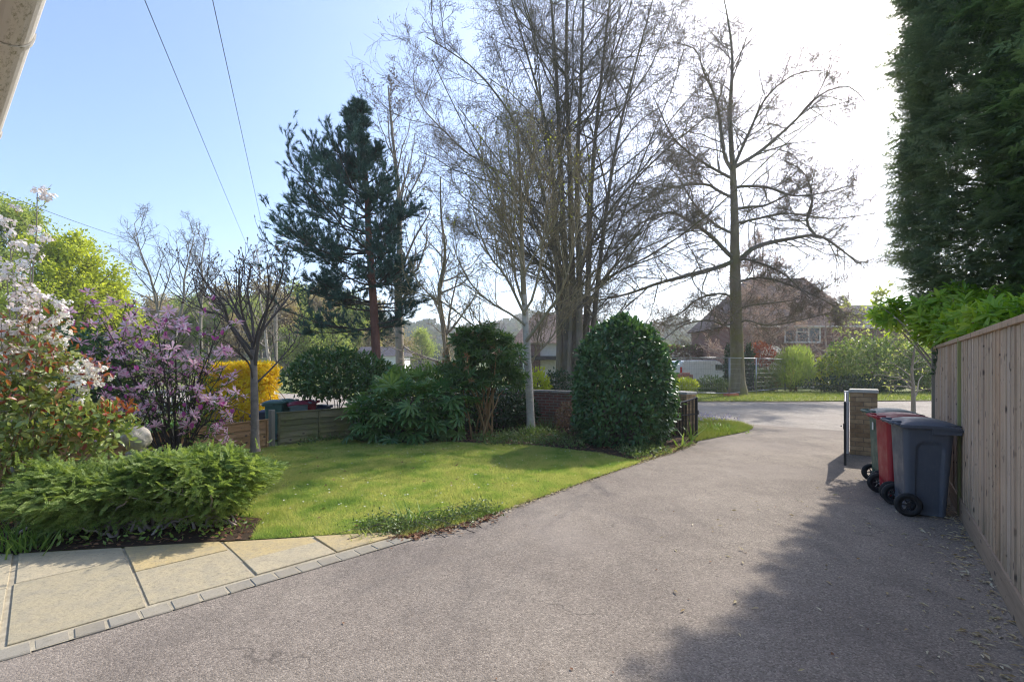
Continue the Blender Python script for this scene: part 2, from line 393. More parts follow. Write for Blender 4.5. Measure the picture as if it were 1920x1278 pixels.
M['mortar'] = plain('sandy_mortar', (.36, .31, .22), .95, var=.25, scale=12, bump=.6)
def ground_mat(name, stops, scale, bump=.8, scale2=9, fine=60):
    t = NT(name); v = t.coord('Object'); f = t.math('ADD', t.math('MULTIPLY', t.noise(v, scale, 5, .6), .65), t.math('MULTIPLY', t.noise(v, scale2, 5, .7), .35))
    c = t.ramp(f, stops); c = t.mix(.6, c, t.ramp(t.noise(v, fine, 3, .8), [(.3, .5), (.7, 1.45)]), 'MULTIPLY')
    return t.done(t.pbr(c, .95, t.bump(t.noise(v, fine, 4, .8), bump, .02), spec=.15))
M['lawn'] = ground_mat('mossy_turf', [(.32, (.10, .19, .04)), (.46, (.17, .255, .055)), (.58, (.31, .34, .08)), (.7, (.18, .26, .06))], 1.1)
M['soil'] = ground_mat('garden_soil', [(.3, (.035, .025, .017)), (.5, (.07, .048, .032)), (.65, (.10, .055, .035)), (.8, (.05, .06, .025))], 2.0)
M['verge'] = ground_mat('verge_turf', [(.3, (.12, .17, .03)), (.5, (.19, .22, .05)), (.62, (.25, .22, .09)), (.75, (.14, .19, .04))], .8, fine=25)
M['ground'] = ground_mat('rough_ground', [(.3, (.10, .14, .04)), (.5, (.16, .18, .06)), (.7, (.24, .20, .11))], .12, fine=8, scale2=1.2)
M['nlawn'] = ground_mat('far_lawn_turf', [(.3, (.06, .15, .02)), (.7, (.10, .20, .03))], 1.0)
t = NT('far_hill'); v = t.coord('Object'); c = t.ramp(t.noise(v, .03, 6, .7), [(.35, (.05, .08, .04)), (.5, (.10, .13, .05)), (.62, (.16, .18, .07)), (.7, (.07, .09, .05))]); M['hill'] = t.done(t.pbr(c, 1, spec=0))

def board_mat(name, cols, knots=True, green=None, axis='z', rough=.85):
    """weathered wood, grain along one local axis, tone differs per board, dark knots"""
    s = {'z': (1, 1, .06), 'x': (.06, 1, 1)}[axis]
    t = NT(name); v = t.coord('Object', s); isl = t.island()
    c = t.ramp(isl, [(i/(len(cols)-1), k) for i, k in enumerate(cols)])
    g = t.noise(v, 30, 6, .7, .6); c = t.mix(.6, c, t.ramp(g, [(.28, .55), (.5, 1.0), (.72, 1.25)]), 'MULTIPLY')
    c = t.mix(t.ramp(t.noise(t.coord('Object'), 1.3, 4), [(.48, 0), (.75, .4)]), c, tuple(x*.62 for x in cols[0]))
    if knots:                                            # knots lie on the face of the board: 2D cells over length and height
        sp = t.n('ShaderNodeSeparateXYZ'); t.l(t.coord('Object', {'z': (1, 1, .62), 'x': (.62, 1, 1)}[axis]), sp.inputs[0]); cb = t.n('ShaderNodeCombineXYZ'); t.l(sp.outputs[0], cb.inputs[0]); t.l(sp.outputs[2], cb.inputs[1])
        def v2(sc_):
            n_ = t.n('ShaderNodeTexVoronoi'); n_.voronoi_dimensions = '2D'; n_.inputs['Scale'].default_value = sc_; t.l(cb.outputs[0], n_.inputs['Vector']); return n_.outputs['Distance']
        m = t.math('MULTIPLY', t.ramp(v2(4.6), [(.055, 1), (.10, 0)]), t.ramp(t.noise(t.coord('Object'), 2.6, 2), [(.40, 0), (.5, 1)]))
        c = t.mix(t.math('MULTIPLY', m, .85), c, (.06, .045, .04))
        c = t.mix(t.math('MULTIPLY', t.ramp(v2(13), [(.05, .8), (.11, 0)]), t.ramp(t.noise(t.coord('Object'), 1.7, 2), [(.45, 0), (.55, 1)])), c, (.09, .07, .06))
    if axis == 'z':
        sx = t.n('ShaderNodeSeparateXYZ'); t.l(t.coord('Object'), sx.inputs[0]); low = t.ramp(sx.outputs[2], [(.12, 1), (.75, 0)])
        c = t.mix(t.math('MULTIPLY', low, t.ramp(t.noise(t.coord('Object', (1, 1, .25)), 5, 5, .7), [(.35, .1), (.65, .8)])), c, (.15, .13, .075))
    if green: c = t.mix(t.ramp(t.noise(t.coord('Object'), 2.2, 5, .65), [(.46, 0), (.68, .75)]), c, green)
    return t.done(t.pbr(c, rough, t.bump(g, .5, .006), spec=.25))
M['board'] = board_mat('weathered_featheredge', [(.48, .35, .245), (.58, .44, .32), (.50, .335, .22), (.62, .48, .365), (.44, .335, .255), (.56, .41, .285), (.52, .41, .325)])
M['board_green'] = board_mat('algae_stained_wood', [(.30, .30, .12), (.34, .32, .14)], False)
M['gravelboard'] = board_mat('damp_gravel_board', [(.33, .24, .17), (.37, .28, .2)], True, None, 'x')
M['lap_new'] = board_mat('orange_lap_boards', [(.34, .19, .085), (.42, .25, .12), (.38, .21, .095), (.45, .28, .15)], True, None, 'x')
M['lap_old'] = board_mat('mossy_lap_boards', [(.17, .15, .08), (.26, .22, .12), (.12, .11, .055), (.22, .2, .10)], True, (.16, .17, .045), 'x')
M['post_wood'] = board_mat('grey_post_wood', [(.25, .22, .18), (.28, .25, .2)], False)
def brick_mat(name, cols, mortar, sx=1, lichen=None, bw=.225, bh=.075, ms=.012):
    t = NT(name); uv = t.n('ShaderNodeTexCoord').outputs['UV']; b = t.n('ShaderNodeTexBrick'); t.l(uv, b.inputs['Vector'])
    b.inputs['Scale'].default_value = 1.0; b.inputs['Brick Width'].default_value = bw; b.inputs['Row Height'].default_value = bh; b.inputs['Mortar Size'].default_value = ms
    b.inputs['Mortar Smooth'].default_value = .3; b.inputs['Bias'].default_value = 0
    b.inputs['Color1'].default_value = (*cols[0], 1); b.inputs['Color2'].default_value = (*cols[1], 1); b.inputs['Mortar'].default_value = (*mortar, 1)
    c = t.mix(.65, b.outputs['Color'], t.ramp(t.noise(t.coord('Object'), 9, 6, .7), [(.3, .55), (.7, 1.35)]), 'MULTIPLY')
    if lichen: c = t.mix(t.ramp(t.noise(t.coord('Object'), 3.5, 5, .65), [(.5, 0), (.7, .7)]), c, lichen)
    h = t.math('ADD', t.math('MULTIPLY', b.outputs['Fac'], -1.0), t.math('MULTIPLY', t.noise(t.coord('Object'), 40, 4), .35))
    return t.done(t.pbr(c, .9, t.bump(h, .6, .01), spec=.2))
M['brick_red'] = brick_mat('red_garden_brick', [(.26, .10, .065), (.19, .085, .06)], (.24, .2, .16), lichen=(.11, .10, .06))
M['brick_brown'] = brick_mat('brown_pillar_brick', [(.50, .35, .20), (.32, .21, .115)], (.27, .20, .13), bw=.24, bh=.08, ms=.008)
M['brick_house'] = brick_mat('house_brick', [(.23, .10, .075), (.18, .085, .065)], (.3, .24, .2), bw=.3, bh=.1, ms=.016)
M['stone'] = plain('cap_stone', (.5, .46, .39), .9, var=.2, scale=8, bump=.5, dirt=(.25, .23, .17))
M['coping'] = plain('mossy_coping', (.30, .26, .21), .95, var=.3, scale=7, bump=.6, dirt=(.14, .15, .06))
M['concrete'] = plain('grey_concrete', (.36, .34, .31), .9, var=.2, scale=9, bump=.4)
def tile_mat(name, a, b, sx=.28, sy=.2):
    t = NT(name); uv = t.n('ShaderNodeTexCoord').outputs['UV']; k = t.n('ShaderNodeTexBrick'); t.l(uv, k.inputs['Vector']); k.inputs['Scale'].default_value = 1
    k.inputs['Brick Width'].default_value = sx; k.inputs['Row Height'].default_value = sy; k.inputs['Mortar Size'].default_value = .018
    k.inputs['Color1'].default_value = (*a, 1); k.inputs['Color2'].default_value = (*b, 1); k.inputs['Mortar'].default_value = (*[x*.45 for x in a], 1)
    c = t.mix(.6, k.outputs['Color'], t.ramp(t.noise(t.coord('Object'), 1.5, 5), [(.3, .6), (.7, 1.3)]), 'MULTIPLY')
    return t.done(t.pbr(c, .85, t.bump(k.outputs['Fac'], .5, .03)))
M['tile_brown'] = tile_mat('brown_roof_tiles', (.17, .11, .085), (.22, .145, .11)); M['tile_slate'] = tile_mat('dark_slate', (.085, .08, .095), (.11, .10, .115))
M['white'] = plain('white_paint', (.78, .77, .74), .5, var=.05); M['render'] = plain('cream_render', (.62, .58, .5), .9, var=.1)
M['render_white'] = plain('white_house_render', (.78, .76, .72), .9, var=.06)
M['glass'] = plain('dark_window_glass', (.03, .035, .04), .06, var=.2, spec=.9)
M['iron'] = plain('black_iron', (.012, .012, .013), .45, var=.3, spec=.5); M['galv'] = plain('galvanised_steel', (.33, .34, .35), .4, .7, var=.15)
def plastic(name, col, scuff, rough=.46):
    t = NT(name); v = t.coord('Object'); c = t.mix(t.ramp(t.noise(v, 6, 7, .75), [(.5, 0), (.78, .5)]), col, scuff)
    c = t.mix(t.ramp(t.noise(t.coord('Object', (3, 3, .5)), 14, 5), [(.58, 0), (.72, .35)]), c, scuff)
    r = t.ramp(t.noise(v, 9, 5), [(.35, rough-.08), (.65, rough+.14)])
    return t.done(t.pbr(c, r, t.bump(t.noise(v, 220, 2), .15, .001), spec=.5))
M['p_blue'] = plastic('slate_blue_plastic', (.085, .098, .122), (.14, .15, .165)); M['p_red'] = plastic('red_plastic', (.33, .018, .028), (.26, .05, .05))
M['p_redlid'] = plastic('crimson_lid_plastic', (.20, .015, .035), (.22, .06, .07)); M['p_green'] = plastic('green_plastic', (.045, .10, .075), (.09, .13, .11))
M['p_grey'] = plastic('grey_lid_plastic', (.13, .16, .155), (.22, .24, .23)); M['p_navy'] = plastic('navy_plastic', (.02, .023, .05), (.04, .04, .07))
M['tyre'] = plain('black_rubber', (.016, .016, .016), .75, var=.3, scale=20); M['hub'] = plain('black_hub_plastic', (.03, .03, .032), .4, var=.2)
t = NT('grimy_gutter_plastic'); v = t.coord('Object'); c = t.ramp(t.noise(v, 3, 4), [(.3, (.72, .66, .57)), (.7, (.80, .75, .66))])
sp_ = t.math('MULTIPLY', t.ramp(t.noise(t.coord('Object', (9, 30, 30)), 3, 7, .8), [(.50, 0), (.66, 1)]), t.ramp(t.noise(t.coord('Object', (.1, 11, 11)), 1.0, 3), [(.50, 0), (.60, 1)]))
M['gutter'] = t.done(t.pbr(t.mix(t.math('MULTIPLY', sp_, .85), c, (.20, .17, .05)), .5))
M['brownwood'] = plain('brown_painted_fascia', (.09, .05, .025), .6, var=.2)

# ================================================================ the setting
HILL = None
FA, FB, FC = np.array([-6.9, 4.2]), np.array([-4.74, 9.47]), np.array([-2.5, 12.15])       # low garden fence line
def gh(x, y):
    """height of the land"""
    x = np.asarray(x, float); y = np.asarray(y, float)
    d1 = (FB-FA)/np.linalg.norm(FB-FA); d2 = (FC-FB)/np.linalg.norm(FC-FB)
    s1 = -(x-FA[0])*d1[1]+(y-FA[1])*d1[0]; s2 = -(x-FB[0])*d2[1]+(y-FB[1])*d2[0]
    s = np.where(y > FB[1], np.where(y > 15, s2*.5, s2), s1)                                # metres beyond the fence, to the left
    k = np.clip((s-.1)/1.2, 0, 1); k = k*k*(3-2*k)
    h = -.03-.33*k
    dist = np.hypot(x, y); az = np.degrees(np.arctan2(x, y))
    up = np.clip((dist-130)/190, 0, 1); up = up*up*(3-2*up)
    h = h+up*(20+6*np.sin(az*.11+1)+3*np.sin(az*.37)+1.5*np.sin(az*1.1))
    lf = np.clip((-az-8)/14, 0, 1)*np.clip((dist-34)/50, 0, 1); return h+lf*3.2
xs = np.unique(np.concatenate([np.linspace(-900, -60, 40), np.linspace(-60, -10, 40), np.linspace(-10, 12, 90), np.linspace(12, 60, 40), np.linspace(60, 900, 40)]))
ys = np.unique(np.concatenate([np.linspace(-300, -12, 20), np.linspace(-12, 20, 110), np.linspace(20, 80, 40), np.linspace(80, 900, 60)]))
gx, gy = np.meshgrid(xs, ys); V = np.stack([gx, gy, gh(gx, gy)], -1).reshape(-1, 3); idx = np.arange(len(V)).reshape(gx.shape)
F = np.stack([idx[:-1, :-1], idx[:-1, 1:], idx[1:, 1:], idx[1:, :-1]], -1).reshape(-1, 4)
fc = V[F].mean(1); far = np.hypot(fc[:, 0], fc[:, 1]) > 125
me = npmesh('ground', [(V, F[~far]), (V, F[far])], True, [0, 1]); tag(link('ground', me, [M['ground'], M['hill']]), kind='structure')

# driveway edges measured on the ground
left_edge = [G(*p) for p in [(760, 1008), (860, 986), (935, 961), (1000, 938), (1100, 902), (1200, 868), (1260, 849), (1305, 832)]]
sett_dir = np.array([.716, .698]); sett_n = np.array([-.698, .716]); SO = np.array([-2.77, 2.60])
drive = [tuple(SO-sett_dir*6)]+left_edge+[(4.3, 10.9), (4.9, 11.8), (6.3, 13.4), (8.8, 11.4), (7.2, 8.6), (6.72, 7.6), (1.0, .12), (-1.4, -3.0)]
sheet('driveway', drive, 0.0, M['drive'])
road_poly = [(4.9, 11.8), (4.1, 13.6), (-6, 17.2), (-40, 33), (-40, 40), (-12, 27.5), (4, 21.6), (12, 21.4), (22, 22.3), (60, 26), (60, 0), (30, 3.6), (11.2, 7.9), (7.4, 9.2)]
sheet('road', road_poly, -.006, M['road'])
verge_far = [(-12, 27.6), (4, 21.7), (12, 21.5), (22, 22.4), (60, 26.1), (60, 34), (26, 29.5), (12, 28.8), (2, 29), (-10, 34)]
sheet('verge', verge_far, .03, M['verge'])
patch = [G(*p) for p in [(1304, 828), (1400, 809), (1412, 803), (1392, 795), (1340, 787), (1290, 784)]]+[(3.9, 12.4), (3.9, 10.6)]
sheet('grass_patch', patch, .012, M['verge'])
lawn_poly = [(-1.12, 4.62)]+left_edge[1:6]+[G(*p) for p in [(1190, 864), (1110, 849), (1000, 836), (900, 832), (840, 830), (740, 832), (640, 823), (560, 832)]]+[(-4.85, 9.2), (-5.9, 6.8), (-5.6, 5.9), (-4.0, 5.35), (-2.6, 5.0), (-2.4, 4.40)]
sheet('lawn', lawn_poly, .012, M['lawn'])
bed_poly = [(-6.9, 4.2), (-7.6, 3.0), (-5.4, 3.87), (-4.35, 4.05), (-2.4, 4.39), (-2.6, 5.0), (-4.0, 5.35), (-5.6, 5.9), (-6.0, 6.8)]
sheet('flower_bed', bed_poly, .016, M['soil'])
bed2 = [G(*p) for p in [(1262, 849), (1200, 868), (1190, 864), (1110, 849), (1000, 836), (900, 832), (840, 830), (740, 832), (640, 823), (560, 832)]]+[(-4.7, 9.6), (-2.55, 12.1), (-2.9, 14.6), (.5, 13.0), (3.9, 11.1), (4.0, 10.6), G(1305, 833)]
sheet('shrub_bed', bed2, .02, M['soil'])
sheet('neighbour_lawn', [(-9.5, 13), (-5.6, 12.5), (-6, 16.8), (-9, 18.5), (-14, 17)], -.345, M['nlawn'])
path_poly = [tuple(SO+sett_dir*a+sett_n*b) for a, b in [(-4.5, .0), (2.62, 0), (2.62, .28), (-.09, 2.08), (-.6, 2.4), (-4.5, 2.4)]]
sheet('path', path_poly, .009, M['mortar'])
# paving slabs and setts
mb = MB()
def slab(a0, a1, b0, b1, h=.017, z=.003, jit=.006, rng=np.random.default_rng(5)):
    q = [SO+sett_dir*a+sett_n*b+rng.uniform(-jit, jit, 2) for a, b in ((a0, b0), (a1, b0), (a1, b1), (a0, b1))]; dz = rng.uniform(-.003, .003)
    g = lambda p: (4.035+(p[0]+4.3)*.173)-p[1]; r = []                      # cut along the planted edge
    for i in range(4):
        a, b = q[i], q[(i+1) % 4]; ga, gb = g(a), g(b)
        if ga >= 0: r.append(a)
        if ga*gb < 0: r.append(a+(b-a)*(ga/(ga-gb)))
    k = len(r)
    if k < 3: return
    V = [(p[0], p[1], z-.02) for p in r]+[(p[0], p[1], z+h+dz) for p in r]
    mb.raw(V, [list(range(k, 2*k))])
    for i in range(k): mb.raw(V, [[i, (i+1) % k, k+(i+1) % k, k+i]])
for a0, a1, rows in [(-2.6, -1.9, [.16, .8, 1.6, 2.38]), (-1.88, -.93, [.16, .62, 1.3, 2.38]), (-.91, -.03, [.16, .5, 1.16, 2.38]), (.02, .645, [.16, 1.235, 2.05]), (.675, 1.30, [.165, .88, 1.62]), (1.335, 1.935, [.17, .53, 1.16]), (1.965, 2.6, [.17, .74])]:
    for b0, b1 in zip(rows[:-1], rows[1:]): slab(a0-.006, a1+.006, b0+.004, b1-.006)
o = mb.build('paving', M['slab'], bevel=.004, seg=1); tag(o, kind='structure')
mb = MB()
for i in range(44):
    a0 = -4.6+i*.163; slab(a0, a0+.154, .0, .135, .010)
o = mb.build('sett_edging', M['sett'], bevel=.006, seg=1); tag(o, kind='structure')

# ================================================================ fences, walls, gate, pillars
# tall close-board fence on the right (local x runs from its far end towards the camera)
fd = np.array([-.608, -.794]); frz = math.atan2(fd[1], fd[0]); FS = (6.66, 7.55)
fence = thing('board_fence', 'tall weathered close boarded wooden fence with algae streaked post along the driveway', 'fence', (*FS, 0), frz)
rng = np.random.default_rng(11); mb = MB(); x = .06; L = 11.0
while x < L:
    w = rng.uniform(.115, .15); y = rng.uniform(-.003, .003); top = 1.86+rng.uniform(-.006, .006)
    V = [(x, y-.008, .2), (x+w+.012, y-.014, .2), (x+w+.015, y+.004, .2), (x, y+.004, .2)]; V += [(a, b, top) for a, b, _ in V]
    mb.raw(V, [[0, 1, 5, 4], [1, 2, 6, 5], [2, 3, 7, 6], [3, 0, 4, 7], [4, 5, 6, 7], [3, 2, 1, 0]]); x += w
mb.build('boards', M['board'], fence)
MB().box((L/2, -.012, .1), (L, .03, .2)).build('gravel_board', M['gravelboard'], fence, bevel=.004)
MB().box((L/2, .0, 1.885), (L, .06, .045)).build('capping_rail', M['board'], fence, bevel=.004)
for px in (.0, 3.05, 6.1, 9.1):
    MB().box((px, .0 if px == 0 else -.012, .95), (.085 if px == 0 else .045, .09 if px == 0 else .045, 1.9)).build('post', M['board_green'] if px else M['post_wood'], fence, bevel=.004)
for z_ in (.6, 1.5): MB().box((L/2, .05, z_), (L, .05, .08)).build('arris_rail', M['board'], fence)

def lap_fence(name, label, A, B, h, mat, n, seed):
    A = np.array(A); B = np.array(B); d = B-A; Lf = np.linalg.norm(d); rz = math.atan2(d[1], d[0]); rng = np.random.default_rng(seed)
    f = thing(name, label, 'fence panel', (*A, -.03), rz); mb = MB(); k = int(round(h/.105)); bh = h/k
    m = 14
    for i in range(k):
        xs_ = np.linspace(.05, Lf-.05, m); lo = i*bh-.02+rng.normal(0, .006, m); V = []
        for j in range(m): V += [(xs_[j], -.028, max(lo[j], -.02)), (xs_[j], -.006, (i+1)*bh+.012), (xs_[j], .006, (i+1)*bh+.012), (xs_[j], -.012, max(lo[j], -.02))]
        V = np.array(V); ix = np.arange(m*4).reshape(m, 4); nx = np.roll(ix, -1, 1)
        mb.raw(V, np.stack([ix[:-1], ix[1:], nx[1:], nx[:-1]], -1).reshape(-1, 4))
    mb.build('boards', mat, f)
    MB().box((Lf/2, -.004, h+.02), (Lf-.06, .05, .02)).build('capping_strip', mat, f)
    for x_ in (.07, Lf/2, Lf-.07): MB().box((x_, -.034, h/2), (.04, .014, h)).build('batten', mat, f)
    return f
d1 = (FA-FB)/np.linalg.norm(FA-FB)
lap_fence('lap_panel', 'low orange brown overlap fence panel left of the grey trunk, nearest the grey post', FB+d1*1.86, FB+d1*.06, .57, M['lap_new'], 5, 1)
lap_fence('lap_panel', 'low orange brown overlap fence panel half hidden behind the purple magnolia', FB+d1*3.74, FB+d1*1.92, .57, M['lap_new'], 5, 2)
lap_fence('lap_panel', 'low orange brown overlap fence panel behind the red leaved shrub', FB+d1*5.6, FB+d1*3.8, .57, M['lap_new'], 5, 3)
d2 = (FC-FB)/np.linalg.norm(FC-FB)
lap_fence('lap_panel', 'mossy dark overlap fence panel right of the grey fence post in dappled shade', FB+d2*.06, FB+d2*1.88, .68, M['lap_old'], 6, 4)
lap_fence('lap_panel', 'mossy dark overlap fence panel in deep shade behind the fatsia', FB+d2*1.96, FB+d2*3.5, .70, M['lap_old'], 6, 5)
for p, h, lb in ((FB, .74, 'weathered grey square fence post between orange and mossy fence panels'), (FB+d1*1.89, .62, 'grey fence post between the orange panels behind the magnolia'), (FB+d1*3.77, .62, 'grey fence post hidden low behind the red leaved shrub'), (FB+d2*1.92, .76, 'dark fence post in shade at the end of the mossy panel')):
    o = MB().box((0, 0, h/2-.05), (.09, .09, h+.1), taper=.97).build('fence_post', M['post_wood'], None, (*p, 0), math.atan2(d1[1], d1[0]), bevel=.008); tag(o, lb, 'fence post', 'posts of the low garden fence')

wdir = np.array([-.863, .505]); WS = np.array([3.86, 11.1])
def wall(name, label, A, B, h, parent=None):
    A = np.array(A); B = np.array(B); d = B-A; Lw = np.linalg.norm(d); rz = math.atan2(d[1], d[0])
    w = thing(name, label, 'wall', (*A, -.05), rz); MB().box((Lw/2, 0, h/2), (Lw, .22, h)).build('brickwork', M['brick_red'], w)
    mb = MB(); n = int(Lw/.46); rg = np.random.default_rng(3)
    for i in range(n): mb.box(((i+.5)*Lw/n, rg.uniform(-.006, .006), h+.035+rg.uniform(-.004, .004)), (Lw/n-.006, .29, .07))
    mb.build('coping', M['coping'], w, bevel=.015); return w
wall('brick_wall', 'low red brick garden wall with mossy coping behind the white birch', WS, WS+wdir*7.4, .94)
wall('brick_wall', 'short shaded brick wall between the brown pillar and the tall board fence', (6.62, 8.5), (7.05, 7.75), .72)
def pillar(label, p, rz, w, h, cap, mat):
    o = thing('gate_pillar', label, 'pillar', (*p, 0), rz); MB().box((0, 0, h/2-.02), (w, w, h+.04)).build('shaft', mat, o, bevel=.006)
    MB().box((0, 0, h+.03), (w+.05, w+.05, .06), taper=.95).build('cap', cap, o, bevel=.012); return o
pillar('square brown brick gate pillar with pale cap stone beside the wheelie bins', (6.41, 8.75), R(-36.9), .40, 1.12, M['stone'], M['brick_brown'])
pillar('shaded brick gate pillar with stone cap behind the open iron gate', (4.06, 11.35), R(-52), .40, .94, M['stone'], M['brick_brown'])
o = MB().box((0, 0, .56), (.075, .05, 1.12)).box((0, 0, 1.13), (.085, .06, .02)).build('gate_edge_glint', M['white'], None, (6.155, 8.83, 0), R(-36.9), bevel=.006); tag(o, 'slim white strip standing for sun glint on the iron gate edge by the brown pillar', 'gate glint')  # white strip added in place of sunlight glinting off the iron gate frame
def gate(label, A, B, h0, h1, n=21):
    A = np.array(A); B = np.array(B); d = B-A; L_ = np.linalg.norm(d); g = thing('iron_gate', label, 'gate', (*A, .06), math.atan2(d[1], d[0]))
    hs = lambda u: h0+(h1-h0)*u-.05*math.sin(u*3.14)
    mb = MB(); mb.box((0, 0, h0/2), (.035, .035, h0)); mb.box((L_, 0, h1/2), (.035, .035, h1))
    top = [(u*L_, 0, hs(u)) for u in np.linspace(0, 1, 14)]; mb.tube(top, .014, 6)
    for z in (.05, .5): mb.box((L_/2, 0, z), (L_, .012, .03))
    for i in range(n):
        u = (i+.5)/n; a = np.linspace(0, 6.28, 12); mb.tube(np.stack([u*L_+.022*np.cos(a), 0*a, hs(u)-.035+.022*np.sin(a)], -1), .005, 4)
    mb.build('frame', M['iron'], g)
    for i in range(1, n):
        u = i/n; MB().tube([(u*L_, 0, .05), (u*L_, 0, hs(u))], .0105, 6).build('bar', M['iron'], g)
    mb = MB().box((L_+.028, -.01, h1*.62), (.05, .03, .09)).tube([(L_-.03, -.05, h1*.62), (L_+.03, -.05, h1*.62)], .01, 6).build('latch', M['iron'], g)
    return g
gate('black iron gate leaf of thin vertical bars open beside the dome of laurel', (3.17, 9.88), (4.02, 10.45), .80, .86)
gate('black iron gate leaf seen edge on by the brown pillar', (6.07, 8.74), (5.17, 7.45), 1.05, .98, 15)

# ================================================================ wheelie bins
def rrect(dx, dy, r, n):
    """closed rounded rectangle, n points, anticlockwise, even spacing"""
    hx, hy = dx/2-r, dy/2-r; pts = []
    for cx, cy, a0 in ((hx, hy, 0), (-hx, hy, 90), (-hx, -hy, 180), (hx, -hy, 270)):
        for a in np.linspace(a0, a0+90, 7): pts.append((cx+r*math.cos(R(a)), cy+r*math.sin(R(a))))
    pts = np.array(pts+[pts[0]]); s = np.concatenate([[0], np.cumsum(np.linalg.norm(np.diff(pts, axis=0), axis=1))]); u = np.linspace(0, s[-1], n, endpoint=False)
    return np.stack([np.interp(u, s, pts[:, 0]), np.interp(u, s, pts[:, 1])], -1)
def loft(rings, close_bottom=True, close_top=False):
    n = len(rings[0]); V = np.concatenate(rings); idx = np.arange(len(V)).reshape(len(rings), n); nx = np.roll(idx, -1, 1)
    F = np.stack([idx[:-1], nx[:-1], nx[1:], idx[1:]], -1).reshape(-1, 4); return V, F
def wheel_parts(b, x, y, r, w):
    wh = MB().lathe([(r*.62, -w/2), (r*.9, -w/2), (r, -w*.3), (r, w*.3), (r*.9, w/2), (r*.62, w/2), (r*.62, -w/2)], 28).build('wheel', M['tyre'], b, (x, y, r), smooth=True)
    mb = MB().lathe([(.001, -w*.42), (r*.2, -w*.42), (r*.2, w*.42), (.001, w*.42)], 12).lathe([(r*.5, -w*.4), (r*.66, -w*.46), (r*.66, w*.46), (r*.5, w*.4), (r*.5, -w*.4)], 24)
    for i in range(6):
        a = i*math.pi/3; mb.box((r*.36*math.cos(a), 0, r*.36*math.sin(a)), (r*.36, w*.5, r*.09), ry=-a)
    mb.build('rim', M['hub'], wh)
def make_bin(label, loc, rz, body, lid, group=None):
    b = thing('wheelie_bin', label, 'wheelie bin', (*loc, 0), rz, group); n = 140; rings = []
    for z in np.concatenate([[.012], np.linspace(.03, .93, 46)]):
        u = z/.93; dx = .345+(.435-.345)*u; dy = .37+(.475-.37)*u; q = rrect(dx, dy, .035+.02*u, n); cx = .012*u
        side = np.abs(np.abs(q[:, 1])-dy/2) < .004
        hw = .115+.01*u; top = .80; inx = np.clip((hw-np.abs(q[:, 0]-.015))/.018, 0, 1)
        ez = np.clip((z-.0)/.018, 0, 1)*np.clip((top-z)/.02, 0, 1)
        if z > top-.09: rr = .09; cy_ = top-rr; ov = np.hypot(np.maximum(np.abs(q[:, 0]-.015)-(hw-rr), 0), z-cy_); inx = np.clip((rr-ov)/.018, 0, 1); ez = 1
        dep = .022*inx*ez*side; q[:, 1] -= np.sign(q[:, 1])*dep
        bk = (q[:, 0] < -dx/2+.004)&(np.abs(q[:, 1]) < dy*.28)&(z < .22); q[bk, 0] += .03*min(1, (.22-z)/.06)   # axle recess
        rings.append(np.column_stack([q[:, 0]+cx, q[:, 1], np.full(n, z)]))
    for dx, dy, z in ((.475, .525, .935), (.485, .535, .95), (.485, .535, .985), (.44, .49, .99)):
        q = rrect(dx, dy, .06, n); rings.append(np.column_stack([q[:, 0]+.012, q[:, 1], np.full(n, z)]))
    V, F = loft(rings); mb = MB().raw(V, F); mb.raw(rings[0][::-1], np.arange(n)[None])
    for yy in np.linspace(-.2, .2, 7): mb.box((.25, yy, .925), (.05, .008, .05))           # ribs under the front rim
    for s in (-1, 1): mb.box((.15, s*.262, .915), (.24, .012, .06))                        # side flange
    o = mb.build('body', body, b, smooth=True); o.data.set_sharp_from_angle(angle=R(35))
    # lid: shallow dome with turned-down edge, front lip and rear hinge
    nx_, ny_ = 26, 18; u = np.linspace(-1, 1, nx_); v = np.linspace(-1, 1, ny_); U, Vv = np.meshgrid(u, v, indexing='ij')
    X = .025+U*.265; Y = Vv*(.282-.02*np.clip(-U-.55, 0, 1)-.035*np.clip(U-.8, 0, 1)*3); ed = np.maximum(np.abs(U)**6, np.abs(Vv)**8)
    Z = 1.005+.032*(1-np.abs(Vv)**3)*(1-np.clip(np.abs(U-.1), 0, 1)**3)-.035*np.clip(U, 0, 1)**2-.03*ed
    hh = np.exp(-((U-.62)/.10)**2)*np.clip((.5-np.abs(Vv))/.1, 0, 1); Z -= .03*hh
    P = np.stack([X, Y, Z], -1); low = P.copy(); low[..., 2] -= .012
    ix = np.arange(nx_*ny_).reshape(nx_, ny_); q = np.stack([ix[:-1, :-1], ix[1:, :-1], ix[1:, 1:], ix[:-1, 1:]], -1).reshape(-1, 4)
    rim = np.concatenate([ix[:, 0], ix[-1, 1:], ix[-2::-1, -1], ix[0, -2:0:-1]]); rn = np.roll(rim, -1); N = nx_*ny_
    sk = P.reshape(-1, 3)[rim].copy(); sk[:, 2] -= .028; K = len(rim); a = np.arange(K)
    mb = MB().raw(np.concatenate([P.reshape(-1, 3), sk]), np.concatenate([q, np.stack([rn, rim, N+a, N+np.roll(a, -1)], -1)]))
    mb.box((.278, 0, .972), (.05, .36, .012), ry=.25)
    o = mb.build('lid', lid, b, smooth=True); o.data.set_sharp_from_angle(angle=R(38))
    for s in (-1, 1): MB().box((-.25, s*.17, .985), (.09, .03, .05)).build('hinge', body, b, bevel=.008)
    MB().tube([(-.285, -.22, .985), (-.285, .22, .985)], .016, 10).tube([(-.285, -.22, .985), (-.22, -.235, .965)], .016, 8).tube([(-.285, .22, .985), (-.22, .235, .965)], .016, 8).build('handle', body, b, smooth=True)
    MB().tube([(-.165, -.25, .12), (-.165, .25, .12)], .011, 8).build('axle', M['galv'], b)
    for s in (-1, 1): wheel_parts(b, -.165, s*.232, .122, .05)
    return b
brz = R(-24)
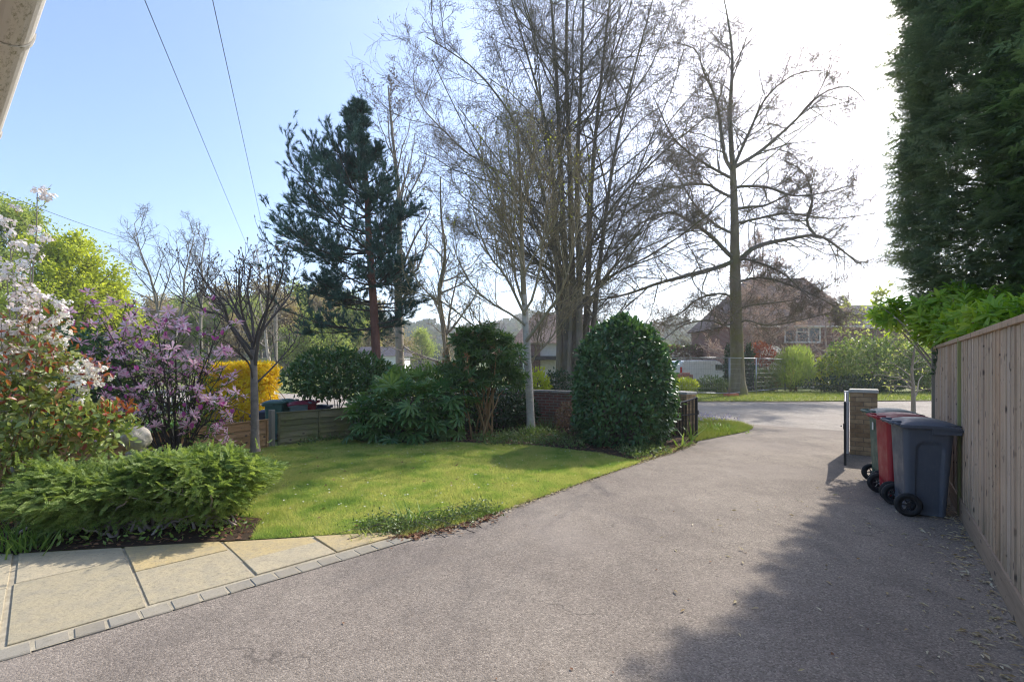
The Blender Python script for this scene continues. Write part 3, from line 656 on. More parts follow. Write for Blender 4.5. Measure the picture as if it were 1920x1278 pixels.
make_bin('slate blue wheelie bin with arched side panel, nearest of the three by the fence', (4.475, 5.27), brz, M['p_blue'], M['p_blue'], 'wheelie bins beside the board fence')
make_bin('bright red wheelie bin with crimson lid between the blue and green bins', (4.715, 5.81), brz+.03, M['p_red'], M['p_redlid'], 'wheelie bins beside the board fence')
gb = make_bin('green wheelie bin with grey lid behind the red one', (5.06, 6.40), brz-.02, M['p_green'], M['p_grey'], 'wheelie bins beside the board fence')
MB().box((-.222, -.08, .80), (.006, .05, .10)).build('label_sticker', M['white'], gb)
def far_bin(label, px, ptop, Y, mat, lidm, rz):
    p = W(px, ptop, Y); z0 = float(gh(p[0], p[1])); b = make_bin(label, (p[0], p[1]), rz, mat, lidm, 'wheelie bins of the garden next door'); b.location.z = p[2]-1.05; return b
far_bin('green wheelie bin left of the pair with a white label over the mossy fence', 516, 748, 12.6, M['p_green'], M['p_green'], R(200))
fb = far_bin('green wheelie bin with white label standing behind the mossy fence', 538, 746, 12.9, M['p_green'], M['p_green'], R(205))
MB().box((.24, 0, .62), (.012, .16, .2)).build('label_sticker', M['white'], fb)
far_bin('dark red lidded grey bin beyond the mossy fence', 560, 750, 12.8, M['p_grey'], M['p_redlid'], R(210))
far_bin('red wheelie bin under the laurel beyond the mossy fence', 578, 748, 13.2, M['p_red'], M['p_redlid'], R(200))
far_bin('navy wheelie bin right of the grey trunk before the yellow forsythia', 492, 770, 14.2, M['p_navy'], M['p_navy'], R(190))
far_bin('navy wheelie bin beside the grey trunk, left of its twin', 503, 766, 13.6, M['p_navy'], M['p_navy'], R(195))
far_bin('navy wheelie bin in shade right of the red bins beyond the fence', 603, 757, 13.4, M['p_navy'], M['p_navy'], R(200))

# ================================================================ gutter of the house, overhead wires
gd = np.array([-.776, .631]); gn = np.array([.631, .776]); g1 = np.array([-2.13, 1.98]); g0 = g1-gd*4.2
hg = thing('house_front', 'corner of the house with off white half round gutter under a brown fascia', 'house', (*g0, 2.5), math.atan2(gd[1], gd[0]))
GL = 4.2; a = np.linspace(0, math.pi, 15); prof = [(.056*math.cos(t), -.056*math.sin(t)) for t in a]
def half_pipe(x0, x1, ro, ri, c=(0, -.056)):
    A = [(c[0]+ro*0+ro*math.cos(t), -ro*math.sin(t)) for t in a]; B = [(ri*math.cos(t), -ri*math.sin(t)) for t in a[::-1]]; q = [(p[0]-.056+.0, p[1]) for p in A+B]
    V = [(x0, p[0], p[1]) for p in q]+[(x1, p[0], p[1]) for p in q]; n = len(q); F = [[i, (i+1) % n, n+(i+1) % n, n+i] for i in range(n)]; return V, F
def add_half(name, segs, mat, shift=0):
    mb = MB()
    for x0, x1, ro, ri in segs:
        A = [(ro*math.cos(t), -ro*math.sin(t)) for t in a]; B = [(ri*math.cos(t), -ri*math.sin(t)) for t in a[::-1]]; q = A+B; n = len(q)
        V = [(x0, p[0]+.056, p[1]) for p in q]+[(x1, p[0]+.056, p[1]) for p in q]; mb.raw(V, [[i, (i+1) % n, n+(i+1) % n, n+i] for i in range(n)])
        for k in (0, n): mb.raw([V[k+i] for i in range(n)], [[i, i+1, n-2-i, n-1-i] for i in range(n//2-1)])
    return mb.build(name, mat, hg, smooth=False)
add_half('channel', [(0, GL, .056, .0525)], M['gutter'])
for xb in (1.25, 2.2, 3.12, 3.98): add_half('bracket', [(xb, xb+.026, .0605, .0567)], M['gutter'])
add_half('end_cap', [(GL+.0005, GL+.012, .062, .001)], M['gutter'])
MB().box((GL/2-.05, .124, .0), (GL+.3, .022, .2)).build('fascia_board', M['brownwood'], hg)
MB().box((GL/2-.05, .34, -.09), (GL+.3, .41, .02)).build('soffit_board', M['brownwood'], hg)
mb = MB(); V = [(-.2, -.02+.06, .06), (GL+.1, -.02+.06, .06), (GL+.1, 1.2, .9), (-.2, 1.2, .9)]; mb.raw(V+[(x_, y_, z_+.03) for x_, y_, z_ in V], [[0, 1, 2, 3], [4, 7, 6, 5], [0, 4, 5, 1], [1, 5, 6, 2], [2, 6, 7, 3], [3, 7, 4, 0]])
mb.build('roof_edge', M['tile_brown'], hg)
def wire(label, A, B, sag, r=.0024):
    t_ = np.linspace(0, 1, 40)[:, None]; P = np.array(A)*(1-t_)+np.array(B)*t_; P[:, 2] -= sag*4*t_[:, 0]*(1-t_[:, 0])
    o = MB().tube(P, r, 5).build('overhead_wire', M['iron']); tag(o, label, 'wire', 'overhead wires')
ptop = W(517, 560, 35)
wire('overhead wire crossing the sky, left of the two that leave the top edge', W(238, -80, 2.6), ptop+np.array([-.25, 0, -.1]), .15)
wire('overhead wire crossing the sky, right of the two that leave the top edge', W(381, -80, 2.6), ptop+np.array([.25, 0, .2]), .15)
wire('thin low wire crossing the sky from the willow to the bare trees', W(-40, 345, 18), W(330, 470, 40), .3, .012)
up = thing('utility_pole', 'wooden utility pole half hidden behind the dark pine', 'pole', (ptop[0], ptop[1], -.4))
MB().tube([(0, 0, 0), (0, 0, ptop[2]+.6)], [.14, .1], 10).build('shaft', M['post_wood'], up); MB().box((0, 0, ptop[2]+.4), (.9, .09, .1)).build('crossarm', M['post_wood'], up)

# ================================================================ vegetation
BK = {}
BK['beech'] = bark_mat('beech_bark', (.13, .112, .092), (.215, .19, .155), (.26, .23, .19), 5, .3, .5, (.13, .125, .05))
BK['beech_trunk'] = bark_mat('mossy_beech_bark', (.16, .13, .085), (.24, .20, .13), (.28, .24, .17), 5, .3, .5, (.19, .17, .06))
BK['beech_stem'] = bark_mat('grey_beech_stems', (.15, .128, .10), (.25, .215, .17), (.30, .26, .21), 5, .3, .5, (.19, .165, .09))
BK['twig'] = bark_mat('dark_twig_bark', (.085, .07, .06), (.13, .105, .09))
BK['twig_brown'] = bark_mat('brown_twig_bark', (.33, .26, .225), (.44, .36, .32))
BK['birch'] = bark_mat('white_birch_bark', (.42, .36, .28), (.60, .53, .42), (.66, .60, .50), 7, 2.2, .25)
BK['birch_twig'] = bark_mat('tan_birch_twigs', (.23, .185, .105), (.33, .27, .16))
BK['grey'] = bark_mat('smooth_grey_bark', (.18, .15, .125), (.28, .235, .195), (.33, .285, .24), 9, 1.5, .3)
BK['dark'] = bark_mat('dark_magnolia_bark', (.04, .033, .027), (.075, .06, .05))
BK['pine_red'] = bark_mat('red_pine_bark', (.15, .07, .05), (.25, .12, .085), (.19, .115, .095), 10, .3, .9)
BK['orange'] = bark_mat('orange_brown_stems', (.20, .12, .055), (.32, .20, .09))
BK['pale'] = bark_mat('pale_far_bark', (.22, .19, .15), (.32, .28, .22))
LM = {}
LM['laurel'] = leaf_mat('glossy_laurel_leaf', [(.028, .08, .035), (.046, .118, .045), (.07, .155, .052), (.10, .195, .055)], .28, .36, .5)
LM['yew'] = leaf_mat('dark_conifer_needles', [(.15, .21, .15), (.20, .26, .185), (.26, .32, .21)], .55, .5, .3, clump=.7)
LM['yew_light'] = leaf_mat('light_conifer_needles', [(.15, .23, .12), (.20, .29, .14), (.27, .36, .16)], .55, .5, .3, clump=.7)
LM['hemlock'] = leaf_mat('fresh_green_needles', [(.11, .175, .035), (.17, .25, .06), (.25, .34, .09), (.34, .42, .14)], .45, .5, .3, clump=3)
LM['pine'] = leaf_mat('blue_green_pine_needles', [(.045, .095, .08), (.07, .135, .112), (.11, .185, .15)], .2, .5, .3, clump=.8)
LM['bright'] = leaf_mat('bright_rhododendron_leaf', [(.13, .27, .02), (.20, .36, .03), (.28, .44, .04), (.36, .48, .06)], .5, .38, .5)
LM['mid'] = leaf_mat('mid_green_leaf', [(.065, .13, .025), (.11, .20, .035), (.17, .27, .05), (.24, .33, .08)], .4, .4, .4)
LM['fatsia'] = leaf_mat('fatsia_leaf', [(.045, .13, .045), (.07, .18, .055), (.12, .23, .065), (.18, .28, .08)], .35, .32, .55)
LM['mahonia'] = leaf_mat('mahonia_leaf', [(.045, .11, .03), (.075, .155, .04), (.12, .20, .05), (.06, .13, .035)], .3, .35, .5)
LM['redleaf'] = leaf_mat('young_red_leaf', [(.26, .04, .025), (.34, .07, .035), (.38, .14, .05), (.28, .055, .045)], .45, .35, .5)
LM['russet'] = leaf_mat('russet_leaf', [(.28, .12, .06), (.36, .18, .09), (.22, .14, .05)], .35, .4, .4)
LM['bronze'] = leaf_mat('bronze_green_leaf', [(.13, .20, .04), (.21, .27, .06), (.30, .33, .09), (.26, .35, .12), (.36, .23, .07)], .42, .3, .55)
LM['blossom'] = leaf_mat('pinkish_white_petal', [(.84, .70, .66), (.90, .82, .77), (.90, .86, .80), (.86, .74, .72)], .3, .6, .2, (1, .95, .92))
LM['white_petal'] = leaf_mat('cream_white_petal', [(.82, .78, .68), (.88, .85, .78)], .3, .6, .2, (1, .98, .9))
LM['magnolia'] = leaf_mat('purple_pink_petal', [(.86, .50, .58), (.90, .63, .69), (.92, .75, .78), (.82, .36, .50), (.90, .69, .74)], .5, .55, .2, (1, .9, .98))
LM['magenta'] = leaf_mat('magenta_petal', [(.42, .07, .26), (.55, .14, .38)], .35, .55, .2, (1, .8, .9))
LM['yellow'] = leaf_mat('yellow_forsythia_petal', [(.86, .61, .012), (.88, .68, .025), (.82, .54, .015)], .3, .6, .2, (1, 1, .6))
LM['lime'] = leaf_mat('lime_spring_leaf', [(.28, .35, .025), (.40, .47, .04), (.52, .56, .07), (.34, .41, .05)], .5, .5, .3, clump=.25)
LM['pale'] = leaf_mat('pale_new_leaf', [(.30, .38, .10), (.40, .46, .15), (.48, .52, .22)], .5, .5, .3)
LM['haze_green'] = leaf_mat('hazy_green_leaf', [(.22, .31, .07), (.32, .40, .11), (.40, .46, .16)], .45, .6, .2, clump=.3)
LM['bamboo'] = leaf_mat('light_bamboo_leaf', [(.20, .30, .06), (.30, .40, .10), (.40, .48, .15)], .5, .5, .2)
LM['bank'] = leaf_mat('light_bank_leaf', [(.09, .16, .035), (.17, .26, .055), (.28, .37, .10), (.42, .48, .20)], .5, .4, .4, clump=.9)
LM['tan'] = leaf_mat('tan_bud_haze', [(.36, .29, .17), (.45, .36, .23), (.40, .34, .20)], .3, .7, .2, clump=.3)
LM['bud'] = leaf_mat('brown_leaf_buds', [(.13, .09, .07), (.19, .13, .10), (.24, .16, .12)], .15, .6, .3)
LM['copper'] = leaf_mat('copper_pink_young_leaf', [(.38, .24, .25), (.46, .31, .32), (.52, .40, .40), (.40, .29, .29)], .35, .55, .3, clump=.4)
LM['beechlitter'] = leaf_mat('dead_brown_leaf', [(.16, .07, .04), (.24, .11, .06), (.30, .17, .10), (.12, .06, .04)], .2, .7, .2)
LM['straw'] = leaf_mat('pale_dry_leaf', [(.48, .40, .24), (.55, .47, .30), (.40, .29, .15), (.60, .55, .42)], .2, .6, .3)
LM['grass'] = leaf_mat('lawn_grass_blade', [(.17, .28, .07), (.27, .38, .09), (.40, .47, .13), (.56, .54, .20), (.35, .42, .11)], .5, .55, .2, (1.15, 1.15, .8), clump=1.7, camt=.72)
LM['vgrass'] = leaf_mat('verge_grass_blade', [(.14, .22, .035), (.22, .28, .06), (.30, .32, .11)], .4, .55, .2, clump=1, camt=.6)
LM['blade'] = leaf_mat('strap_leaf', [(.12, .22, .04), (.19, .31, .06), (.25, .36, .09)], .4, .4, .4)
LM['cover'] = leaf_mat('ground_cover_leaf', [(.06, .12, .03), (.10, .17, .045), (.15, .21, .07), (.20, .25, .11)], .35, .45, .4)
LM['daisy'] = leaf_mat('daisy_petal', [(.8, .8, .78), (.85, .85, .8)], .2)
LM['bluebell'] = leaf_mat('lavender_blue_petal', [(.30, .28, .55), (.40, .36, .62)], .3)
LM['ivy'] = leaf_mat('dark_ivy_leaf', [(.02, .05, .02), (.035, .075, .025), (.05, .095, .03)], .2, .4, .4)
LM['hedge_brown'] = leaf_mat('brown_hedge_leaf', [(.14, .09, .06), (.20, .13, .09), (.17, .12, .07)], .2, .7, .2)

def foliage(name, mat, parent, V, F): return link(name, npmesh(name, [(V, F)]), mat, parent)
def limb(px, Y, dY=0, n=14, r0=.1, r1=.03, bow=0):
    m = len(px); ys = Y+dY*np.linspace(0, 1, m)**1.2
    pts = np.array([W(p[0], p[1], y) for p, y in zip(px, ys)]); q = resample(pts, n)
    return q, np.linspace(r0, r1, n)
def leaves_on(P, per, rng, T, TF, L, wid, up=.4, spread=.8, t0=.1, thick=None):
    o, tn = along(P, per, rng, t0); d = nrm(tn+rng.normal(size=o.shape)*spread+np.array([0, 0, up])); n = nrm(rng.normal(size=o.shape)*.7+np.array([0, 0, 1]))
    s = L*rng.uniform(.6, 1.2, len(o)); return scatter(T, TF, o, frames(d, n), np.stack([s*wid, s, s*(thick or 1)], -1))
def finish_tree(label, cat, group, base, trunkparts, branchparts, leafparts, tmat, bmat, name='bare_tree', leafname='buds'):
    """leafparts: list of (partname, material, [(V,F)...]); geometry in world coordinates, moved to the base"""
    o = thing(name, label, cat, base, 0, group); b = np.array(base)
    link('trunk', npmesh('trunk', [(V-b, F) for V, F in trunkparts], True), tmat, o)
    if branchparts: link('branches', npmesh('branches', [(V-b, F) for V, F in branchparts], True), bmat, o)
    for nm, mt, prs in leafparts: link(nm, npmesh(nm, [(V-b, F) for V, F in prs]), mt, o)
    return o

# ---- big many-stemmed beech behind the brick wall
rng = np.random.default_rng(21); Y0 = 19.0
stems = [([(1056, 728), (1054, 640), (1050, 520), (1040, 380), (1025, 240), (985, 90), (940, -60)], 1.5, .20),
         ([(1064, 728), (1063, 640), (1060, 500), (1052, 330), (1044, 150), (1032, -20), (1020, -170)], -.8, .26),
         ([(1074, 730), (1074, 640), (1072, 480), (1068, 300), (1062, 120), (1064, -40), (1066, -190)], .6, .27),
         ([(1084, 730), (1086, 640), (1086, 500), (1082, 330), (1090, 140), (1096, -60), (1100, -180)], -1.5, .24),
         ([(1094, 730), (1098, 640), (1104, 500), (1108, 360), (1122, 200), (1140, 30), (1160, -120)], 1.2, .24),
         ([(1098, 728), (1108, 650), (1122, 520), (1136, 400), (1160, 250), (1200, 90), (1240, -60)], -1.0, .19),
         ([(1048, 726), (1047, 600), (1040, 470), (1010, 330), (960, 220), (890, 130), (800, 70)], -2.0, .17),
         ([(1066, 726), (1075, 560), (1115, 440), (1180, 350), (1250, 280), (1330, 215)], -2.2, .15),
         ([(1062, 726), (1050, 520), (1015, 420), (950, 330), (880, 290), (790, 200), (775, 150)], 2.4, .15),
         ([(1090, 726), (1100, 590), (1150, 500), (1230, 455), (1300, 430)], 2.5, .13),
         ([(1072, 726), (1058, 560), (1010, 490), (930, 450), (870, 450)], 1.5, .12)]
tp = []; br = []; tw = []; L0 = []
for px, dy, r in stems:
    P, rr = limb(px, Y0+rng.uniform(-.3, .3), dy, 18, r, .035); rr = r*.66*(1-.85*np.linspace(0, 1, 18)**.8); rr[0] *= 1.5; rr[1] *= 1.2; L0.append((P, rr)); tp.append(tubes(P[None], rr[None], 9))
tp.append(tube([(2.45, 19, -.1), (2.46, 19, .5), (2.47, 19, 1.3)], [.68, .48, .22], 12))
P = np.stack([p for p, r in L0]); rr = np.stack([r for p, r in L0])
st, d, L, r = sub(P, rr, 18, .16, 1.0, 45, rng, .38, .13, .3, .5); d[:, 2] = np.abs(d[:, 2])*.6+.1
P1, R1 = grow(st, d, L, np.clip(r, .016, .042), 8, .10, .035, rng, .3); br.append(tubes(P1, R1, 5))
st, d, L, r = sub(P1, R1, 10, .12, 1, 45, rng, .42, .2, .3, .5); P2, R2 = grow(st, d, L, np.clip(r, .010, .03), 6, .13, .03, rng, .4); br.append(tubes(P2, R2, 4))
st, d, L, r = sub(P2, R2, 8, .12, 1, 48, rng, .5, .33, .35, .6); P3, R3 = grow(st, d, np.clip(L, .25, 1.0), np.clip(r, .005, .008), 4, .16, .02, rng, .5); tw.append(tubes(P3, R3, 3))
st, d, L, r = sub(P3, R3, 5, .2, 1, 45, rng, .5, .4, .35, .7); P4, R4 = grow(st, d, np.clip(L, .12, .4), np.full(len(L), .0038), 2, .2, .02, rng, .6); tw.append(tubes(P4, R4, 3))
bud = [leaves_on(P4, 2, rng, DIA_V, DIA_F, .045, .4, .2, .5, .3)]
finish_tree('tall bare beech of many close grey stems rising behind the brick wall', 'tree', None, (2.47, 19, 0), tp, br+tw, [('buds', LM['bud'], bud)], BK['beech_stem'], BK['beech'], 'beech_tree')

# ---- beech on the far verge, limbs drawn from the photo
rng = np.random.default_rng(22); Y0 = 26.0
def lb(px, dy, r0, r1=.03): return limb(px, Y0, dy, 16, r0, r1)
trunk2 = limb([(1383, 742), (1382, 680), (1380, 580), (1378, 480), (1377, 400), (1374, 312)], Y0, 0, 18, .42, .20)
trunk2 = (trunk2[0], np.interp(np.linspace(0, 1, 18), [0, .06, .2, .6, 1], [.56, .40, .34, .25, .15]))
lim = [lb([(1374, 315), (1370, 250), (1369, 207), (1373, 103), (1361, 15), (1350, -30)], .4, .19), lb([(1372, 318), (1358, 289), (1345, 196), (1319, 134), (1304, 93), (1262, 80)], 1.5, .13),
       lb([(1376, 312), (1407, 243), (1438, 181), (1490, 140), (1541, 132)], -1.8, .12), lb([(1377, 314), (1428, 282), (1490, 227), (1541, 176), (1593, 163), (1622, 190)], 1.0, .14),
       lb([(1374, 335), (1352, 324), (1319, 305), (1283, 279), (1257, 250), (1225, 180)], -2, .11), lb([(1376, 484), (1362, 472), (1335, 444), (1299, 418), (1257, 398), (1211, 413), (1170, 440)], -1.8, .16),
       lb([(1378, 488), (1350, 500), (1309, 511), (1231, 532), (1180, 550), (1120, 563), (1080, 566)], -3.0, .17), lb([(1380, 492), (1400, 476), (1423, 460), (1490, 446), (1536, 442), (1583, 472), (1609, 493), (1640, 484)], .8, .19),
       lb([(1530, 442), (1513, 416), (1523, 372), (1508, 325), (1470, 300)], .5, .10), lb([(1376, 392), (1405, 388), (1438, 384), (1490, 358), (1530, 345)], 2.2, .11),
       lb([(1375, 352), (1400, 349), (1438, 351), (1490, 367), (1550, 360), (1600, 345)], -1.5, .11), lb([(1380, 486), (1400, 486), (1438, 498), (1474, 517), (1520, 560)], -2.5, .10),
       lb([(1376, 372), (1350, 360), (1319, 345), (1247, 356), (1180, 395), (1130, 420)], 2.5, .11), lb([(1381, 580), (1400, 574), (1423, 570), (1464, 566), (1500, 560)], -1.5, .07),
       lb([(1380, 560), (1350, 550), (1310, 560), (1270, 590), (1230, 600)], 2.0, .08), lb([(1381, 600), (1360, 610), (1330, 600), (1280, 610), (1240, 640)], -2.0, .07),
       lb([(1381, 610), (1400, 600), (1440, 610), (1500, 600), (1560, 585)], -2.6, .07), lb([(1379, 530), (1420, 520), (1470, 530), (1540, 560), (1590, 590)], -3, .09),
       lb([(1378, 440), (1340, 420), (1300, 380), (1270, 330), (1240, 300)], 1.2, .10), lb([(1376, 420), (1420, 410), (1480, 400), (1560, 410), (1640, 400)], 2.6, .10)]
P = np.stack([p for p, r in lim]); rr = np.stack([r for p, r in lim])*.78; br = [tubes(P, rr, 7)]; tw = []
st, d, L, r = sub(P, rr, 26, .06, 1, 50, rng, .36, .18, .35, .5, flat=.2); LL = np.repeat(np.linalg.norm(np.diff(P, axis=1), axis=-1).sum(1), 26); ok_ = rng.random(len(L)) < LL/7.5; st, d, L, r = st[ok_], d[ok_], L[ok_], r[ok_]; P1, R1 = grow(st, d, np.clip(L, .5, 3.2), np.clip(r, .014, .036), 8, .14, .03, rng, .35); br.append(tubes(P1, R1, 5))
st, d, L, r = sub(P1, R1, 9, .12, 1, 48, rng, .5, .3, .35, .5, flat=.2); P2, R2 = grow(st, d, np.clip(L, .35, 1.5), np.clip(r, .008, .014), 6, .17, .01, rng, .4); br.append(tubes(P2, R2, 4))
st, d, L, r = sub(P2, R2, 8, .12, 1, 48, rng, .6, .4, .35, .6); P3, R3 = grow(st, d, np.clip(L, .25, .9), np.clip(r, .005, .007), 4, .2, -.01, rng, .5); tw.append(tubes(P3, R3, 3))
bud = [leaves_on(P3, 6, rng, DIA_V, DIA_F, .06, .45, .1, .7, .1)]
b2 = W(1383, 742, Y0); b2[2] = .0
finish_tree('bare wide limbed beech with a mossy trunk on the far grass verge beyond the road', 'tree', None, tuple(b2), [tubes(trunk2[0][None], trunk2[1][None], 14)], br+tw, [('buds', LM['bud'], bud)], BK['beech_trunk'], BK['beech'], 'beech_tree')

# ---- generic bare tree
def bare(label, base, H, r, seed, spread=.45, k=(14, 7, 6), leaf=None, group=None, cat='tree', tmat='beech', bmat='beech', lean=(0, 0), stems=1, t0=.3, trop=.05, name='bare_tree', leafL=.06, leafw=.45, per=3, ang=42, wander=.12, twr=.007, lname='buds', levels=3, l1=.35):
    rng = np.random.default_rng(seed); base = np.array(base, float); tp = []; Ps = []; Rs = []
    for s in range(stems):
        a = s/stems*6.283+rng.uniform(0, 1); off = np.array([math.cos(a), math.sin(a), 0])*(0 if stems == 1 else 1)
        pts = [base+off*r*.6]; m = 7
        for i in range(1, m): u = i/(m-1); pts.append(base+off*(r*.6+H*.16*u**1.4)+np.array([lean[0]*u, lean[1]*u, H*u*rng.uniform(.97, 1)])+np.array([*rng.normal(0, .012*H, 2), 0])*min(1, u*2))
        P = resample(pts, 18); rr = r*(1-.88*np.linspace(0, 1, 18)**.85)*(.75 if stems > 1 else 1); rr[0] *= 1.25; Ps.append(P); Rs.append(rr); tp.append(tubes(P[None], rr[None], 8))
    P = np.stack(Ps); rr = np.stack(Rs)
    st, d, L, rd = sub(P, rr, k[0], t0, 1, ang, rng, spread, spread*l1, .3, .5); P1, R1 = grow(st, d, L, np.clip(rd, twr*2, r*.4), 8, wander, trop, rng, .3); br = [tubes(P1, R1, 5)]
    st, d, L, rd = sub(P1, R1, k[1], .15, 1, 44, rng, .45, .22, .3, .5); P2, R2 = grow(st, d, L, np.clip(rd, twr*1.3, r*.15), 5, wander*1.2, trop*.8, rng, .4); br.append(tubes(P2, R2, 4)); PL = P2
    if levels > 2:
        st, d, L, rd = sub(P2, R2, k[2], .12, 1, 46, rng, .5, .35, .35, .6); P3, R3 = grow(st, d, np.clip(L, .012*H, .07*H), np.full(len(L), twr), 3, wander*1.4, trop*.6, rng, .5); br.append(tubes(P3, R3, 3)); PL = P3
    lp = []
    if leaf: lp = [(lname, LM[leaf], [leaves_on(PL, per, rng, LEAF_V if lname != 'buds' else BUD_V, LEAF_F if lname != 'buds' else BUD_F, leafL, leafw, .1, .8, .1)])]
    return finish_tree(label, cat, group, tuple(base), tp, br, lp, BK[tmat], BK[bmat], name)
def at(px, Y, z=None):
    X = (px-PX0)/F0*Y; return (X, Y, float(gh(X, Y)) if z is None else z)
bare('tall slim bare tree with pale trunk just right of the dark pine', at(752, 22), 15.4, .24, 31, .30, (20, 8, 6), 'bud', ang=30, trop=.07, t0=.22, tmat='pale', bmat='pale', lean=(-.6, .5), l1=.3)
bare('slender mossy bare tree between the pine and the white birch', at(845, 21), 10.5, .18, 32, .42, (18, 8, 6), 'haze_green', ang=55, trop=.03, t0=.18, tmat='beech_trunk', bmat='pale', lean=(-.5, .3), per=2, leafL=.05)
bare('bare round headed tree against the blue sky left of the pine', at(318, 44), 13.5, .30, 33, .42, (13, 8, 6), None, ang=38, trop=.05, t0=.3, lean=(-.5, 0), twr=.014, tmat='pale', bmat='beech', stems=2)
bare('second bare tree close on the right of the round headed one', at(372, 45), 12.6, .25, 34, .32, (12, 8, 6), None, ang=30, trop=.07, t0=.3, lean=(.6, 0), twr=.014, tmat='pale', bmat='beech')
bare('thin pale birch with drooping whitish twigs left of the pine', at(512, 30), 9.6, .14, 35, .28, (20, 8, 6), None, ang=40, trop=-.03, t0=.25, lean=(-1.0, 0), tmat='birch', bmat='pale', twr=.009, name='birch_tree')
# copper and hedge-side trees near the brick house
bare('twiggy copper pink tree in front of the brick house', at(1408, 34.5), 9.7, .2, 36, .42, (30, 12, 9), 'copper', ang=55, trop=.02, t0=.12, tmat='twig_brown', bmat='twig_brown', twr=.008, leafL=.10, leafw=.55, per=6, name='copper_tree', lname='foliage', l1=.5)
bare('low spreading brown twiggy tree before the right part of the house', at(1548, 35.5), 7.6, .12, 37, .55, (18, 9, 7), 'copper', ang=62, trop=.0, t0=.1, tmat='twig_brown', bmat='twig_brown', twr=.008, leafL=.13, per=2, name='copper_tree', lname='foliage', l1=.5)
bare('pale green leafing tree behind the laurel bank right of the brick house', at(1642, 30), 6.2, .14, 38, .5, (14, 6, 5), 'pale', ang=55, trop=.0, t0=.2, tmat='pale', bmat='pale', twr=.01, leafL=.22, leafw=.7, per=2, name='leafing_tree', lname='foliage')
bare('thin young sapling with a few pale new leaves behind the wheelie bins', at(1712, 14.5), 3.1, .07, 39, .42, (16, 4, 3), 'pale', ang=60, trop=.0, t0=.2, tmat='pale', bmat='pale', twr=.006, leafL=.09, leafw=.6, per=1, name='sapling_tree', lname='foliage', levels=3)

# ---- white birch in the shrub bed
rng = np.random.default_rng(41); Y0 = 11.6
tr = limb([(996, 812), (993, 740), (989, 660), (984, 580), (980, 500), (977, 400), (974, 300), (970, 215)], Y0, .3, 22, .105, .012)
tr = (tr[0], np.interp(np.linspace(0, 1, 22), [0, .05, .3, .6, 1], [.12, .098, .085, .05, .012]))
lim = [limb([(989, 684), (975, 672), (955, 657), (930, 642), (905, 624), (880, 604), (830, 566), (772, 545)], Y0, -1.2, 14, .032, .010), limb([(990, 682), (1000, 676), (1006, 645), (1012, 610), (1016, 570)], Y0, .4, 14, .022, .007),
       limb([(991, 680), (1006, 664), (1030, 638), (1054, 604), (1070, 582), (1110, 540)], Y0, .9, 14, .024, .007), limb([(986, 640), (1005, 615), (1030, 580), (1045, 560), (1065, 510), (1080, 440), (1090, 350)], Y0, -.6, 14, .045, .008),
       limb([(984, 590), (972, 566), (955, 530), (935, 500), (918, 480), (895, 420), (880, 350)], Y0, -.7, 14, .035, .007), limb([(982, 570), (966, 520), (955, 450), (945, 380), (938, 290)], Y0, .8, 14, .035, .007),
       limb([(983, 585), (998, 560), (1012, 500), (1020, 430), (1030, 350), (1034, 270)], Y0, .9, 14, .033, .007), limb([(981, 520), (1000, 480), (1040, 420), (1075, 330), (1085, 290)], Y0, -.9, 14, .028, .007),
       limb([(980, 500), (960, 440), (920, 380), (905, 300), (900, 260)], Y0, -1, 14, .028, .007), limb([(978, 430), (985, 370), (1000, 300), (1003, 230)], Y0, .5, 14, .024, .006), limb([(979, 450), (968, 390), (955, 300), (950, 210)], Y0, .4, 14, .024, .006),
       limb([(985, 610), (960, 590), (925, 570), (890, 540), (860, 490), (845, 430)], Y0, .9, 14, .03, .007)]
P = np.stack([p for p, r in lim]); rr = np.stack([r for p, r in lim]); br = [tubes(P, rr, 7)]
P = np.concatenate([P, resample(tr[0][8:], 14)[None]]); rr = np.concatenate([rr, np.linspace(.06, .012, 14)[None]])
st, d, L, r = sub(P, rr, 19, .15, 1, 30, rng, .42, .18, .3, .5); P1, R1 = grow(st, d, np.clip(L, .25, 1.5), np.clip(r, .006, .014), 8, .07, .10, rng, .35); br.append(tubes(P1, R1, 4))
st, d, L, r = sub(P1, R1, 9, .12, 1, 32, rng, .45, .25, .3, .55); P2, R2 = grow(st, d, np.clip(L, .12, .6), np.clip(r, .0035, .0055), 5, .10, .05, rng, .5); br.append(tubes(P2, R2, 3))
st, d, L, r = sub(P2, R2, 3, .2, 1, 35, rng, .5, .4, .3, .6); P3, R3 = grow(st, d, np.clip(L, .08, .25), np.full(len(L), .0032), 2, .12, .0, rng, .6); br.append(tubes(P3, R3, 3))
ends = P2[P2[:, -1, 2] > 5.2]; ends = ends[rng.random(len(ends)) < .28]
lv = [leaves_on(ends, 1, rng, LEAF_V, LEAF_F, .07, .6, -.1, .9)]
e2 = P3[rng.random(len(P3)) < .3]; lv2 = [leaves_on(e2, 1, rng, BUD_V, BUD_F, .045, .3, -.6, .4, .7)]
finish_tree('white barked birch with upright tan twigs and few lime leaves in the shrub bed', 'tree', None, tuple(W(996, 812, Y0)*np.array([1, 1, 0])), [tubes(tr[0][None, :10], tr[1][None, :10], 12)], br+[tubes(tr[0][None, 9:], tr[1][None, 9:]*1.02, 9)], [('foliage', LM['lime'], lv), ('catkins', LM['tan'], lv2)], BK['birch'], BK['birch_twig'], 'birch_tree')

